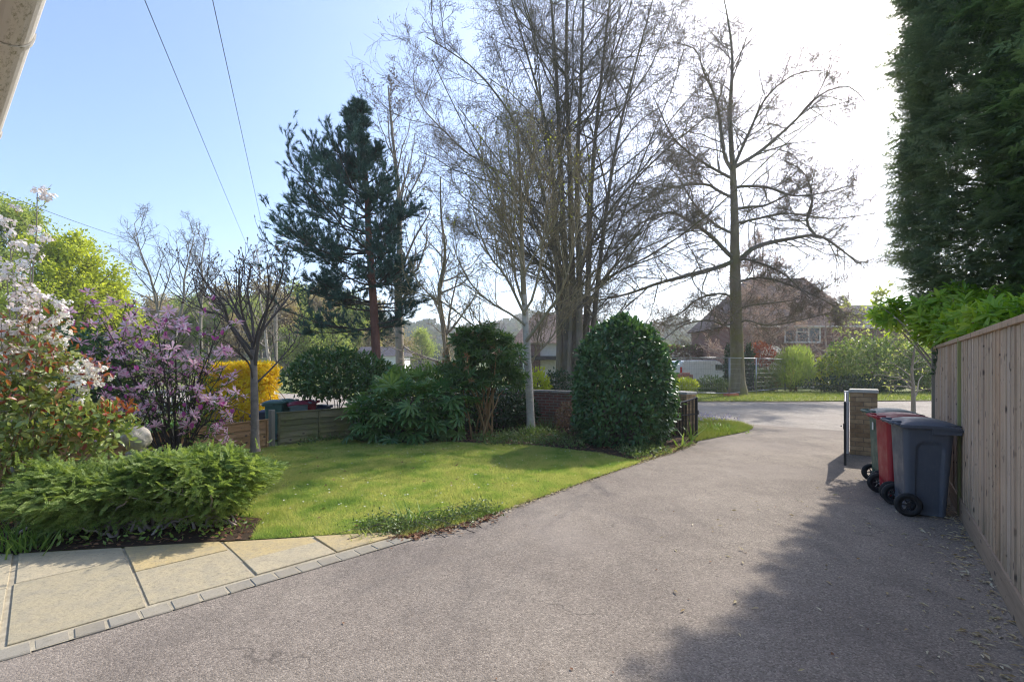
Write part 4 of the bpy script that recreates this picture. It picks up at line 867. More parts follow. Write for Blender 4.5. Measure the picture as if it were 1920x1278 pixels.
# ---- small grey-trunked tree by the low fence
rng = np.random.default_rng(42); Y0 = 8.55
tr = limb([(478, 846), (478, 800), (477, 740), (476, 690), (475, 655)], Y0, 0, 12, .075, .05); tr = (tr[0], np.interp(np.linspace(0, 1, 12), [0, .1, 1], [.095, .072, .052]))
lim = [limb([(475, 676), (467, 663), (441, 625), (427, 600), (420, 574), (392, 538), (370, 505)], Y0, -.9, 14, .032, .010), limb([(475, 655), (471, 635), (464, 618), (434, 562), (428, 540), (420, 510)], Y0, .7, 14, .03, .010),
       limb([(475, 660), (475, 630), (472, 590), (464, 545), (470, 500)], Y0, .4, 14, .03, .010), limb([(477, 690), (481, 663), (485, 632), (495, 606), (502, 564), (504, 527), (500, 500)], Y0, -.5, 14, .034, .010),
       limb([(485, 632), (502, 606), (528, 574), (545, 550), (552, 520)], Y0, .6, 14, .024, .009), limb([(475, 720), (469, 686), (453, 665), (429, 644), (415, 637)], Y0, -.8, 14, .018, .007), limb([(478, 720), (502, 698), (528, 670), (553, 639), (560, 610)], Y0, .9, 14, .018, .006),
       limb([(470, 640), (450, 600), (420, 560), (390, 560), (372, 540)], Y0, .8, 14, .022, .008), limb([(475, 650), (490, 600), (512, 560), (530, 510), (528, 490)], Y0, -.9, 14, .026, .009), limb([(473, 640), (455, 590), (448, 540), (450, 500)], Y0, -.8, 14, .026, .009),
       limb([(474, 660), (450, 630), (415, 590), (380, 580), (362, 520)], Y0, .2, 14, .024, .009)]
P = np.stack([p for p, r in lim]); rr = np.stack([r for p, r in lim]); br = [tubes(P, rr, 6)]
st, d, L, r = sub(P, rr, 8, .3, 1, 38, rng, .40, .26, .3, .6); P1, R1 = grow(st, d, np.clip(L, .2, .8), np.clip(r, .005, .010), 6, .13, .13, rng, .5); br.append(tubes(P1, R1, 4))
st, d, L, r = sub(P1, R1, 4, .25, 1, 38, rng, .5, .35, .3, .7); P2, R2 = grow(st, d, np.clip(L, .08, .3), np.full(len(L), .0045), 3, .15, .12, rng, .7); br.append(tubes(P2, R2, 3))
lv = [leaves_on(P2[:, -2:], 3, rng, BUD_V, BUD_F, .034, .35, .5, .5, .5)]
finish_tree('small bare tree with smooth grey trunk and pruned fan of branches by the low fence', 'tree', None, (*W(478, 846, Y0)[:2], 0), [tubes(tr[0][None], tr[1][None], 12)], br, [('buds', LM['bud'], lv)], BK['grey'], BK['twig'], 'small_tree')

# ---- pine
rng = np.random.default_rng(43); Y0 = 14.3
tr = limb([(712, 742), (707, 690), (702, 600), (697, 520), (691, 440), (689, 390), (684, 300), (674, 235), (670, 205)], Y0, .3, 24, .14, .02)
tr = (tr[0], np.interp(np.linspace(0, 1, 24), [0, .1, .5, .8, 1], [.17, .135, .10, .06, .012]))
st, d, L, bp = [], [], [], []
for i in range(104):
    u = min(1, ((i//8)+.12*rng.normal()+.4)/13); u = max(u, 0)**.9; t_ = .20+.80*u; f = t_*23; j = min(int(f), 22); p = tr[0][j]*(1-(f-j))+tr[0][j+1]*(f-j)
    a = rng.uniform(0, 6.283); left = math.cos(a) < 0
    l = np.interp(u, [0, .15, .35, .5, .65, .8, 1], [1.8, 2.3, 2.5, 2.1, 1.2, .7, .25])*rng.uniform(.55, 1.15)*(1.18 if left else .70)
    st.append(p); d.append([math.cos(a), math.sin(a), np.interp(u, [0, .5, 1], [-.15, .1, 1.2])]); L.append(l)
P1, R1 = grow(np.array(st), np.array(d), np.array(L), np.full(104, .03), 9, .07, .055, rng, .3); br = [tubes(P1, R1, 5)]
s2, d2, l2, r2 = sub(P1, R1, 16, .25, 1, 48, rng, .34, .20, .3, .5, flat=.3); LL = np.repeat(np.linalg.norm(np.diff(P1, axis=1), axis=-1).sum(1), 16); ok_ = rng.random(len(l2)) < LL/2.3+.12; s2, d2, l2, r2 = s2[ok_], d2[ok_], l2[ok_], r2[ok_]; P2, R2 = grow(s2, d2, np.clip(l2, .18, .8), np.clip(r2, .006, .012), 5, .12, .12, rng, .5); br.append(tubes(P2, R2, 3))
s3, d3, l3, r3 = sub(P2, R2, 4, .3, 1, 40, rng, .5, .4, .3, .7); P3, R3 = grow(s3, d3, np.clip(l3, .1, .3), np.full(len(l3), .005), 2, .1, .15, rng, .6)
NV, NF = needle_template(34, 3, .065)
def shoots(P, per, L_):
    o, tn = along(P, per, rng, .2); dd = nrm(tn+rng.normal(size=o.shape)*.25+np.array([0, 0, .25])); s = L_*rng.uniform(.7, 1.2, len(o)); return scatter(NV, NF, o, frames(dd, rdir(rng, len(o))), s)
keepm = rng.random(len(P2)) < np.interp(P2[:, 0, 2], [1.5, 3.0, 6], [.5, .62, .72])
finish_tree('dark blue green Scots pine with reddish trunk behind the low fence', 'tree', None, (*W(712, 742, Y0)[:2], -.3), [tubes(tr[0][None], tr[1][None], 12), tube([(*W(712, 742, Y0)[:2], -.4), W(712, 738, Y0)], [.19, .17], 12)], br,
            [('needles', LM['pine'], [shoots(P2[keepm], 3, .25), shoots(P3[np.repeat(keepm, 4)], 1, .24), shoots(P1[:, -3:], 4, .26)])], BK['pine_red'], BK['twig'], 'pine_tree')

# ---- leafy shell shrubs
def shell_points(rng, n, c, rad, prof=None, depth=.25, zmin=0.0, lump=.12, lumps=9):
    """points in the outer shell of a lumpy ellipsoid; returns points and outward normals"""
    u = rdir(rng, int(n*1.6)); k = rdir(rng, lumps); ph = rng.uniform(.5, 1, lumps)
    r = 1+lump*np.max(np.exp((u@k.T-1)*9)*ph, 1)-lump*.5+rng.normal(0, .02, len(u)); s = r*(1-depth*rng.random(len(u))**1.6)
    p = u*s[:, None]*np.array(rad); q = p+np.array(c); m = q[:, 2] > zmin; q = q[m][:n]; u = u[m][:n]; nn = nrm(u/np.array(rad)); return q, nn
def orient(rng, nn, out=.7, up=.3, rnd=.5):
    d = nrm(nn*out+np.array([0, 0, up])+rng.normal(size=nn.shape)*rnd); n = nrm(nn*.6+np.array([0, 0, .6])+rng.normal(size=nn.shape)*.4); return frames(d, n)
def stems_to(rng, base, pts, n, r0, r1, spread=.15, mid=.45):
    """curved stems from the base fan to points in the crown"""
    e = pts[rng.choice(len(pts), n, replace=False)]; b = np.array(base)+np.column_stack([rng.normal(0, spread, (n, 2)), np.zeros(n)]); m = b*.5+e*.5; m[:, 2] = b[:, 2]+(e[:, 2]-b[:, 2])*(mid+.15); m[:, :2] = b[:, :2]+(e[:, :2]-b[:, :2])*.35
    t = np.linspace(0, 1, 9)[None, :, None]; P = (1-t)**2*b[:, None]+2*t*(1-t)*m[:, None]+t*t*e[:, None]+rng.normal(0, .012, (n, 9, 3))*t*(1-t)*4
    return P, np.linspace(r0, r1, 9)[None]*rng.uniform(.6, 1.2, (n, 1))
def shrub(label, cat, base, pts_fr, mat, T, TF, L, wid, seed, name='shrub', stem='twig', nst=14, r0=.02, group=None, Lvar=.3, thick=None, spread=.15, extra=None):
    """pts_fr: list of (points, frames) in world space"""
    rng = np.random.default_rng(seed); o = thing(name, label, cat, base, 0, group); b = np.array(base, float); pts = np.concatenate([p for p, f in pts_fr]); fr = np.concatenate([f for p, f in pts_fr])
    s = L*rng.uniform(1-Lvar, 1+Lvar, len(pts)); V, F = scatter(T, TF, pts-b, fr, np.stack([s*wid, s, s*(thick or wid)], -1)); foliage('foliage', mat, o, V, F)
    if nst:
        P, Rr = stems_to(rng, (0, 0, 0), pts-b, min(nst, len(pts)), r0, r0*.3, spread); V, F = tubes(P, Rr, 6); link('stems', npmesh('stems', [(V, F)], True), BK[stem], o)
    for nm, mt, (V, F) in (extra or []): foliage(nm, mt, o, V-b if nm != 'x' else V, F)
    return o
# dome of laurel beside the gate
rng = np.random.default_rng(51); c = (2.28, 9.95); n = 15000
a = rng.uniform(0, 6.283, n); u = rng.random(n)**.8; z = .03+2.58*u
def dome_r(u, a): return np.interp(u, [0, .08, .3, .55, .75, .9, 1.0], [.78, .93, 1.0, .95, .80, .52, .0])*(1+.05*np.sin(3*a+5*u)+.04*np.sin(7*a-9*u)+.03*np.sin(13*a+17*u))
rr = dome_r(u, a)*(1-.2*rng.random(n)**2)+rng.normal(0, .022, n); nn = nrm(np.stack([np.cos(a), np.sin(a), np.interp(u, [0, .5, .8, 1], [-.15, .15, .7, 2])], -1))
st_ = rng.random(n) < .05; rr[st_] += rng.uniform(0, .15, st_.sum()); p = np.stack([c[0]+np.cos(a)*rr, c[1]+np.sin(a)*rr, z+st_*.03], -1)
shrub('clipped dome of dark glossy laurel beside the open iron gate', 'shrub', (*c, 0), [(p, orient(rng, nn, .45, -.15, .55))], LM['laurel'], OVAL_V, OVAL_F, .105, .46, 52, 'laurel_dome', 'twig', 40, .03, Lvar=.45)

# low spreading fresh green conifer by the path
rng = np.random.default_rng(53); SV, SF = spray_template(10, .24, .10, 58, 1.0, 4); n = 12000
A = np.array([-4.42, 4.58]); B = np.array([-2.72, 4.92]); t_ = rng.random(n); axis = (B-A)/np.linalg.norm(B-A); perp = np.array([-axis[1], axis[0]])
w = rng.normal(0, .5, n); w = np.clip(w, -1, 1); hw = .52+.1*np.sin(t_*9); tt = -.16+t_*1.32; top = (.69+.05*np.sin(t_*11+1)+.04*np.sin(w*5+t_*17))*(1-.30*np.abs(w)**2.4)*np.interp(t_, [0, .1, .86, 1], [.52, .88, 1.04, .82]); lay = rng.random(n)**1.3
z = top*(1-.62*lay*rng.random(n)); z = np.where(rng.random(n) < .28, z*.5, z); z = np.maximum(z, .10+.1*rng.random(n)); shr = np.interp(z, [.15, .4, .8], [.62, .92, .98])
xy = A+axis*0+(B-A)*(.5+(tt-.5)*shr)[:, None]+perp*(w*hw*shr)[:, None]; p = np.column_stack([xy, z])
out = perp*w[:, None]*1.3+axis*((t_-.5)*2.6*np.abs(t_-.5)*2)[:, None]; d = nrm(np.column_stack([out, np.interp(z/top, [.4, 1], [-.25, .12])])+rng.normal(size=(n, 3))*np.array([.7, .7, .38]))
fr = frames(d, nrm(rng.normal(size=(n, 3))*.55+np.array([0, 0, 1.])))
tips = rng.random(70); pt = A+(B-A)*(-.1+1.2*tips)[:, None]+perp*rng.normal(0, .3, 70)[:, None]; ptz = np.column_stack([pt, np.full(70, .68)]); dt = nrm(np.column_stack([rng.normal(0, .7, (70, 2)), np.full(70, .55)]))
o = shrub('low spreading fresh green conifer shrub with feathery sprays along the stone path', 'shrub', (-3.6, 4.72, .016), [(p, fr), (ptz, frames(dt, np.tile([[0, 0.2, 1.]], (70, 1))))], LM['hemlock'], SV, SF, .115, 1.0, 54, 'conifer_shrub', 'twig_brown', 0)
Ps = []; Rs = []
for bx, by in ((-4.35, 4.55), (-3.75, 4.62), (-3.5, 4.7), (-2.95, 4.85)):
    P, Rr = stems_to(rng, (bx, by, .0), p[np.abs(p[:, 0]-bx) < .75], 15, .017, .004, .10, .35); Ps.append(P); Rs.append(Rr)
P = np.concatenate(Ps)-np.array([-3.6, 4.72, .016]); V, F = tubes(P, np.concatenate(Rs), 6); link('stems', npmesh('stems', [(V, F)], True), BK['twig_brown'], o)

# red and bronze leaved shrub, far left
def blob(rng, n, c, rad, depth=.5, zmin=.05, out=.5, up=.2, rnd=.7, lump=.22):
    p, nn = shell_points(rng, n, c, rad, None, depth, zmin, lump); return p, orient(rng, nn, out, up, rnd)
rng = np.random.default_rng(55)
bl = [blob(rng, 900, (-4.95, 4.85, .55), (.62, .5, .45), .7), blob(rng, 1100, (-4.9, 4.95, 1.05), (.62, .5, .42), .7), blob(rng, 900, (-5.05, 5.05, 1.55), (.50, .45, .42), .7), blob(rng, 380, (-4.35, 5.1, .95), (.36, .3, .26), .7), blob(rng, 500, (-5.4, 4.8, 1.0), (.5, .5, .8), .7)]
red = [blob(rng, 190, (-5.0, 5.0, 1.85), (.45, .4, .36), .5), blob(rng, 60, (-4.25, 5.15, 1.13), (.22, .2, .12), .5), blob(rng, 70, (-4.75, 4.7, 1.45), (.42, .3, .3), .5), blob(rng, 60, (-4.55, 4.9, .95), (.3, .2, .25), .5), blob(rng, 50, (-4.5, 5.1, 1.55), (.2, .2, .15), .6)]
rp = np.concatenate([q[0] for q in red]); rf = np.concatenate([q[1] for q in red]); s = .075*rng.uniform(.7, 1.25, len(rp)); V, F = scatter(OVAL_V, OVAL_F, rp, rf, np.stack([s*.42, s, s*.5], -1))
shrub('tall shrub of bronze green leaves with bright red young shoots at the left edge', 'shrub', (-4.9, 4.9, .016), bl, LM['bronze'], OVAL_V, OVAL_F, .078, .5, 56, 'red_shrub', 'orange', 26, .016, spread=.16, extra=[('young_leaves', LM['redleaf'], (V, F))])
# blossom shrub
rng = np.random.default_rng(57); CV, CF = cluster_template(22, 2, .34)
b0 = np.array([-5.35, 5.25, .0]); ends = np.array([W(*q) for q in [(20, 420, 5.2), (72, 362, 5.1), (60, 470, 4.9), (10, 500, 4.8), (30, 560, 4.8), (80, 560, 4.9), (45, 510, 5.4), (-30, 430, 5.2), (-60, 520, 5), (100, 600, 5), (0, 610, 4.7), (60, 620, 5.1), (-40, 600, 5.2), (20, 660, 4.9)]])
t3 = np.linspace(0, 1, 9)[None, :, None]; md = b0*.45+ends*.55; md[:, :2] += (b0[:2]-ends[:, :2])*.12; P0 = (1-t3)**2*b0+2*t3*(1-t3)*md[:, None]+t3*t3*ends[:, None]+rng.normal(0, .01, (len(ends), 9, 3)); R0 = np.linspace(.014, .004, 9)[None]*np.ones((len(ends), 1))
st, d, L, r = sub(P0, R0, 9, .45, 1, 45, rng, .16, .08, .3, .6); P1, R1 = grow(st, d, np.clip(L, .12, .5), np.full(len(L), .004), 4, .15, .08, rng, .5)
o, tn = along(P1, 1, rng, .4); o = o[rng.random(len(o)) < .8]; e = np.concatenate([o, ends, along(P0, 1, rng, .85)[0]]); d = nrm(rng.normal(size=e.shape)*.5+np.array([0, -.2, .8])); s = .092*rng.uniform(.7, 1.25, len(e)); BV, BF = scatter(CV, CF, e, frames(d, rdir(rng, len(e))), s)
wc = np.concatenate([rng.normal(0, 1, (26, 3))*np.array([.10, .1, .08])+W(150, 715, 5.0), rng.normal(0, 1, (14, 3))*np.array([.06, .06, .07])+W(168, 700, 5.05), rng.normal(0, 1, (16, 3))*np.array([.05, .06, .12])+W(118, 610, 5.0)])
WV, WF = scatter(CV, CF, wc, frames(nrm(rng.normal(size=wc.shape)*.5+np.array([0, -.3, .7])), rdir(rng, len(wc))), .058*rng.uniform(.8, 1.2, len(wc)))
o = thing('blossom_shrub', 'tall shrub with clusters of pinkish white blossom at the left edge', 'shrub', tuple(b0)); LVt = leaves_on(P1, 2, rng, OVAL_V, OVAL_F, .06, .45)
stm = np.array([W(150, 715, 5.0)])[:, None, :]*np.linspace(0, 1, 6)[None, :, None]+np.array([-4.9, 5.0, .3])*(1-np.linspace(0, 1, 6)[None, :, None])
link('stems', npmesh('stems', [(v-b0, f) for v, f in (tubes(P0, R0, 6), tubes(P1, R1, 4), tubes(stm, np.full((1, 6), .006), 5))], True), BK['pale'], o)
foliage('leaves', LM['bronze'], o, LVt[0]-b0, LVt[1]); foliage('blossom', LM['blossom'], o, BV-b0, BF); foliage('white_blossom', LM['white_petal'], o, WV-b0, WF)
# purple magnolia
rng = np.random.default_rng(58); b0 = np.array([-5.0, 7.15, 0]); SVt, SFt = star_template(9, 4)
ends = np.array([W(px, py, 7.15+rng.uniform(-1.0, 1.0)) for px, py in zip(rng.uniform(150, 425, 16), rng.uniform(590, 760, 16))]); ends = np.concatenate([ends, np.array([W(430, 745, 6.9), W(420, 690, 7.3), W(405, 640, 7.0), W(160, 600, 7.5), W(205, 590, 7.4), W(250, 585, 7.2), W(330, 605, 7.3), W(380, 620, 7.3), W(180, 720, 6.9), W(400, 770, 6.8)])])
t3 = np.linspace(0, 1, 10)[None, :, None]; n0 = len(ends); bb = b0+np.column_stack([rng.normal(0, .10, (n0, 2)), np.zeros(n0)]); md = bb*.5+ends*.5+np.column_stack([np.zeros((n0, 2)), np.full(n0, .1)]); P0 = (1-t3)**2*bb[:, None]+2*t3*(1-t3)*md[:, None]+t3*t3*ends[:, None]+rng.normal(0, .018, (n0, 10, 3)); R0 = np.linspace(.021, .005, 10)[None]*rng.uniform(.6, 1.2, (n0, 1))
st, d, L, r = sub(P0, R0, 14, .3, 1, 62, rng, .34, .18, .3, .6, flat=.5); P1, R1 = grow(st, d, np.clip(L, .15, .8), np.clip(r, .004, .008), 5, .17, .06, rng, .5)
o1, tn = along(P1, 1, rng, .75); o2 = np.concatenate([o1, P1[:, -1], P0[:, -1]]); o2 = o2[rng.random(len(o2)) < .62]
def flowers(e, s0, mt): d = nrm(rng.normal(size=e.shape)*.45+np.array([0, 0, .9])); return scatter(SVt, SFt, e, frames(d, rdir(rng, len(e))), s0*rng.uniform(.7, 1.2, len(e)))
mk = rng.random(len(o2)) < .84; FV = flowers(o2[mk], .115, 0); BV_ = scatter(OVAL_V, OVAL_F, np.repeat(o2[~mk], 3, 0), frames(nrm(rng.normal(size=(3*(~mk).sum(), 3))*.3+np.array([0, 0, 1])), rdir(rng, 3*(~mk).sum())), np.stack([np.full(3*(~mk).sum(), .045), np.full(3*(~mk).sum(), .085), np.full(3*(~mk).sum(), .04)], -1))
o = thing('magnolia_shrub', 'purple pink star magnolia with dark twisting stems behind the low conifer', 'shrub', tuple(b0)); link('stems', npmesh('stems', [(v-b0, f) for v, f in (tubes(P0, R0, 6), tubes(P1, R1, 4))], True), BK['dark'], o)
link('flowers', npmesh('flowers', [(FV[0]-b0, FV[1]), (BV_[0]-b0, BV_[1])], mats=[0, 1]), [LM['magnolia'], LM['magenta']], o); lv = leaves_on(P1, 7, rng, OVAL_V, OVAL_F, .065, .4, .3, .8); foliage('leaves', LM['mid'], o, lv[0]-b0, lv[1])
# dark evergreen shrub between magnolia and red shrub
rng = np.random.default_rng(59); shrub('dark evergreen shrub in shade between the red shrub and the purple magnolia', 'shrub', (-6.9, 7.7, -.02), [blob(rng, 2600, (-6.85, 7.7, 1.2), (.7, .7, 1.05), .4)], LM['laurel'], OVAL_V, OVAL_F, .12, .42, 60, 'evergreen_shrub')

# fatsia
rng = np.random.default_rng(61); PV, PF = palm_template(9); n = 210; cs = [((-2.35, 10.35, .75), (1.05, .75, .75), 120), ((-2.9, 10.1, .45), (.55, .5, .45), 34), ((-1.45, 10.3, .7), (.6, .55, .65), 56), ((-2.25, 10.0, .25), (.7, .3, .25), 20)]
pf = []
for c_, rd_, k in cs:
    p, nn = shell_points(rng, k, c_, rd_, None, .55, .12, .15); d = nrm(nn*.9+np.array([0, 0, -.25])+rng.normal(size=nn.shape)*.3); pf.append((p, frames(d, nrm(nn*.5+np.array([0, -.1, 1.1])+rng.normal(size=nn.shape)*.25))))
shrub('fatsia with large glossy fingered leaves under the pine', 'shrub', (-2.2, 10.4, .02), pf, LM['fatsia'], PV, PF, .29, 1.0, 62, 'fatsia_shrub', 'twig', 60, .013, thick=1)
# mahonia-like tall shrub with orange stems
rng = np.random.default_rng(63); MV, MF = whorl_template(9, 2, .24, (40, 95)); b0 = (-.62, 10.75, .02)
pf = [blob(rng, 150, (-.85, 10.75, 1.95), (.62, .6, .42), .8, .3, .6, .3, .4, .5), blob(rng, 110, (-.25, 10.7, 1.75), (.5, .5, .36), .8, .3, .6, .2, .4, .5), blob(rng, 90, (-1.25, 10.7, 1.5), (.48, .5, .34), .8, .3, .6, .2, .4, .5), blob(rng, 70, (-.55, 10.7, 2.32), (.36, .35, .24), .8, .3, .5, .7, .4, .5),
      blob(rng, 80, (-.75, 10.6, 1.35), (.6, .5, .28), .8, .3, .6, .1, .4, .5), blob(rng, 60, (.05, 10.7, 1.35), (.34, .4, .3), .8, .3, .6, .2, .4, .5), blob(rng, 34, (-1.1, 10.7, 2.25), (.28, .3, .2), .8, .3, .5, .7, .4), blob(rng, 26, (-.15, 10.7, 2.2), (.24, .3, .2), .8, .3, .5, .7, .4)]
rp, rf = blob(rng, 26, (-.95, 10.45, 1.75), (.85, .5, .75), .3); rs_ = .12*rng.uniform(.7, 1.2, len(rp)); V, F = scatter(MV, MF, rp, rf, rs_)
o = shrub('tall evergreen shrub with whorled leaves and bare orange stems left of the birch', 'shrub', b0, pf, LM['mahonia'], MV, MF, .20, 1.0, 64, 'whorled_shrub', 'orange', 17, .024, spread=.16, thick=1, extra=[('russet_leaves', LM['russet'], (V, F))])
# dark low shrubs at the wall and bed
def dark(label, c, rad, n, seed, mat='ivy', L=.09, w=.5, name='evergreen_shrub', T=OVAL_V, TF=OVAL_F, nst=12, group=None, base_z=.0, out=.5, stem='twig', zmin=.03, depth=.45, lump=.22):
    rng = np.random.default_rng(seed); return shrub(label, 'shrub', (c[0], c[1], base_z), [blob(rng, n, c, rad, depth, zmin if base_z > -.1 or zmin > .1 else -.3, out, .2, .7, lump)], LM[mat], T, TF, L, w, seed+1, name, stem, nst, .018, group)
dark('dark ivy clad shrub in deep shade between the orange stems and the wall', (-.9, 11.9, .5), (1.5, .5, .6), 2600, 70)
dark('dark shrub against the brick wall left of the birch trunk', (.15, 12.35, .45), (.55, .3, .5), 1400, 72)
dark('small grey twiggy shrub against the wall left of the laurel dome', (1.35, 10.9, .42), (.42, .35, .40), 900, 74, 'hedge_brown', .06, .5)
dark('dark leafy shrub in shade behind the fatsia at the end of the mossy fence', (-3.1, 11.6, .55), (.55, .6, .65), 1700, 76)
dark('laurel bush with drooping mid green leaves behind the mossy fence', (-4.75, 13.3, 1.35), (1.6, .8, .72), 4200, 78, 'mahonia', .16, .34, base_z=-.36, zmin=.68)
dark('bright topped laurel hedge behind the fatsia right of the pine trunk', (-2.2, 13.6, .85), (1.7, .7, .80), 3600, 80, 'mid', .17, .34, name='laurel_hedge')
dark('yellow green leafy shrub behind the wall right of the birch trunk', (.75, 15.0, .85), (.5, .5, .65), 900, 82, 'lime', .15, .4)
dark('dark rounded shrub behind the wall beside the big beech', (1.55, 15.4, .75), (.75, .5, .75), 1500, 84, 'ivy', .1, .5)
# forsythia hedge
rng = np.random.default_rng(85); n = 5200; Yf = 16.6; x0, x1 = (385-PX0)/F0*Yf, (512-PX0)/F0*Yf; p = np.column_stack([rng.uniform(x0, x1, n), Yf+rng.uniform(-.55, .55, n), -.3+2.0*rng.random(n)**.85]); ed = (np.abs(p[:, 1]-Yf) > .25)|(p[:, 2] > 1.4)|(np.abs(p[:, 0]-x0) < .3)|(np.abs(p[:, 0]-x1) < .3); p = p[ed]; p += rng.normal(0, .03, p.shape)
shrub('clipped forsythia hedge in full yellow flower beyond the low fence', 'hedge', ((x0+x1)/2, Yf, -.36), [(p, frames(rdir(rng, len(p)), rdir(rng, len(p))))], LM['yellow'], *whorl_template(5, 3, .4, (40, 100)), .12, 1, 86, 'forsythia_hedge', 'orange', 60, .02, thick=1, spread=.8)

# ---- tall conifers on the right
FV_, FF_ = frond_template(8, .42, 5)
def big_conifer(label, c, H, rx, ry, n, seed, L=.62, z0=1.2, lean=0, mat='yew'):
    rng = np.random.default_rng(seed); a = rng.uniform(0, 6.283, n); z = z0+(H-z0)*rng.random(n)**.9; u = (z-z0)/(H-z0)
    rad = np.interp(u, [0, .08, .3, .7, .92, 1], [.62, .86, 1, .90, .6, .15])*(1+.06*np.sin(4*a+z*1.3)+.05*np.sin(9*a-z*2.1)+.05*np.sin(z*4+a*2))*(1-.34*rng.random(n)**1.5)
    p = np.stack([c[0]+np.cos(a)*rad*rx+lean*u, c[1]+np.sin(a)*rad*ry, z], -1); nn = np.stack([np.cos(a), np.sin(a), 0*a], -1)
    d = nrm(nn*.9+np.array([0, 0, .38])+rng.normal(size=nn.shape)*.33); fr = frames(d, nrm(np.array([0, 0, 1.])+nn*.3+rng.normal(size=nn.shape)*.4)); s = L*rng.uniform(.6, 1.25, n)
    o = thing('conifer_tree', label, 'tree', (*c, 0)); b = np.array([*c, 0]); V, F = scatter(FV_, FF_, p-b, fr, s); foliage('foliage', LM[mat], o, V, F)
    link('trunk', npmesh('trunk', [tube([(0, 0, -.05), (.02, 0, H*.4), (0.05, .03, H*.93)], [.26, .2, .03], 10)], True), BK['dark'], o)
    k = 150; zb = rng.uniform(z0, H*.9, k); ab = rng.uniform(0, 6.283, k); db = np.stack([np.cos(ab), np.sin(ab), np.full(k, .25)], -1); P, Rr = grow(np.stack([0*zb, 0*zb, zb], -1), db, np.full(k, min(rx, ry)*.85), np.full(k, .03), 5, .08, .0, rng, .3); link('branches', npmesh('branches', [tubes(P, Rr, 4)], True), BK['twig'], o)
    return o
big_conifer('tall dark conifer with feathery drooping sprays, leftmost of the pair behind the board fence', (8.43, 7.90), 11.0, 1.5, 1.5, 8600, 91, .43, 2.3)
big_conifer('tall conifer with lighter green sprays nearest the right edge behind the board fence', (8.9, 6.5), 12.0, 1.75, 1.7, 6300, 93, .52, 2.2, mat='yew_light')
# rhododendron spilling over the fence
rng = np.random.default_rng(95); RV, RF = whorl_template(8, 5, .30, (45, 95), OVAL_V, OVAL_F)
pf = []
for c_, rd_, k in [((7.2, 7.7, 2.4), (.75, .55, .5), 210), ((6.75, 7.5, 2.25), (.42, .35, .38), 120), ((6.75, 8.4, 2.5), (.5, .4, .28), 80), ((6.9, 7.0, 2.3), (.6, .6, .42), 170), ((6.2, 6.3, 2.12), (.5, .6, .26), 110), ((5.7, 5.6, 2.12), (.4, .55, .2), 80), ((5.2, 4.9, 2.12), (.35, .5, .16), 60), ((7.7, 7.2, 1.6), (.8, .9, .8), 110)]:
    p, nn = shell_points(rng, k, c_, rd_, None, .6, 1.0, .2); m = (p[:, 0]-FS[0])*.794-(p[:, 1]-FS[1])*.608 > -.10; m |= p[:, 2] > 1.93; p = p[m]; nn = nn[m]; pf.append((p, frames(nrm(nn*.5+np.array([-.15, -.15, .75])+rng.normal(size=nn.shape)*.3), rdir(rng, len(nn)))))
shrub('bright green rhododendron leaves spilling over the top of the board fence', 'shrub', (7.5, 7.6, 0), pf, LM['bright'], RV, RF, .185, 1, 96, 'rhododendron', 'twig_brown', 40, .025, thick=1)
rng = np.random.default_rng(97); shrub('trailing dark ivy on the top corner of the board fence', 'plant', (6.6, 7.45, 1.6), [(p_ := np.array([6.58, 7.42, 1.62])+np.column_stack([-.608*(s_ := rng.random(90))*.45, -.794*s_*.45, (s_-.35)*.35+rng.normal(0, .035, 90)])+np.array([-.03, .02, 0]), frames(rdir(rng, 90), np.tile([[-.79, .6, .1]], (90, 1))))], LM['ivy'], OVAL_V, OVAL_F, .05, .8, 98, 'ivy_plant', 'twig', 6, .004, spread=.02)

# ---- far side of the road
def far_shrub(label, px, py0, py1, w, Y, n, mat, L, seed, wid=.5, name='shrub', up=.2, T=LEAF_V, TF=LEAF_F, stem='twig', cat='shrub', nst=12, rnd=.7, base_py=None):
    rng = np.random.default_rng(seed); z1 = EYE-(py0-HY)/F0*Y; z0 = max(EYE-(py1-HY)/F0*Y, .05); X = (px-PX0)/F0*Y; rx = w/F0*Y/2; zc = (z0+z1)/2
    p, nn = shell_points(rng, n, (X, Y, zc), (rx, min(rx, 1.6), (z1-z0)/2*1.05), None, .45, .05, .25); return shrub(label, cat, (X, Y, .0), [(p, orient(rng, nn, .5, up, rnd))], LM[mat], T, TF, L, wid, seed+1, name, stem, nst, .03)
far_shrub('large bank of light and dark green laurel on the far verge behind the sapling', 1648, 634, 740, 215, 29.5, 5200, 'bank', .26, 101, .45)
far_shrub('rounded green laurel bush at the right end of the far verge by the board fence', 1740, 645, 735, 110, 29, 2600, 'bank', .26, 103, .45)
far_shrub('feathery light green bamboo clump on the far verge', 1488, 652, 740, 72, 30, 3400, 'bamboo', .34, 105, .12, 'bamboo_clump', 1.2, rnd=.5, stem='orange')
far_shrub('red tipped photinia bush beside the mossy beech trunk', 1428, 690, 742, 62, 30, 1300, 'bronze', .2, 107, .5)
far_shrub('bright red young leaves crowning a bush by the brick house', 1424, 644, 684, 56, 30.6, 700, 'redleaf', .2, 109, .5, stem='orange')
far_shrub('cream flowered shrub between the red bush and the bamboo', 1447, 645, 700, 44, 30.8, 700, 'white_petal', .15, 111, .6)
far_shrub('yellow leaved young bush right of the bamboo clump', 1552, 665, 735, 52, 30, 700, 'lime', .2, 113, .5)
far_shrub('dark low hedge plants along the back of the far verge', 1600, 705, 745, 200, 28.6, 2400, 'ivy', .16, 115, .5)
far_shrub('low yellow green shrub across the road before the white van', 1283, 711, 735, 54, 27, 1100, 'lime', .18, 117, .3, up=1.0)
far_shrub('low grey green planting under the side of the white van', 1335, 706, 740, 62, 27.5, 1100, 'cover', .18, 119, .4)
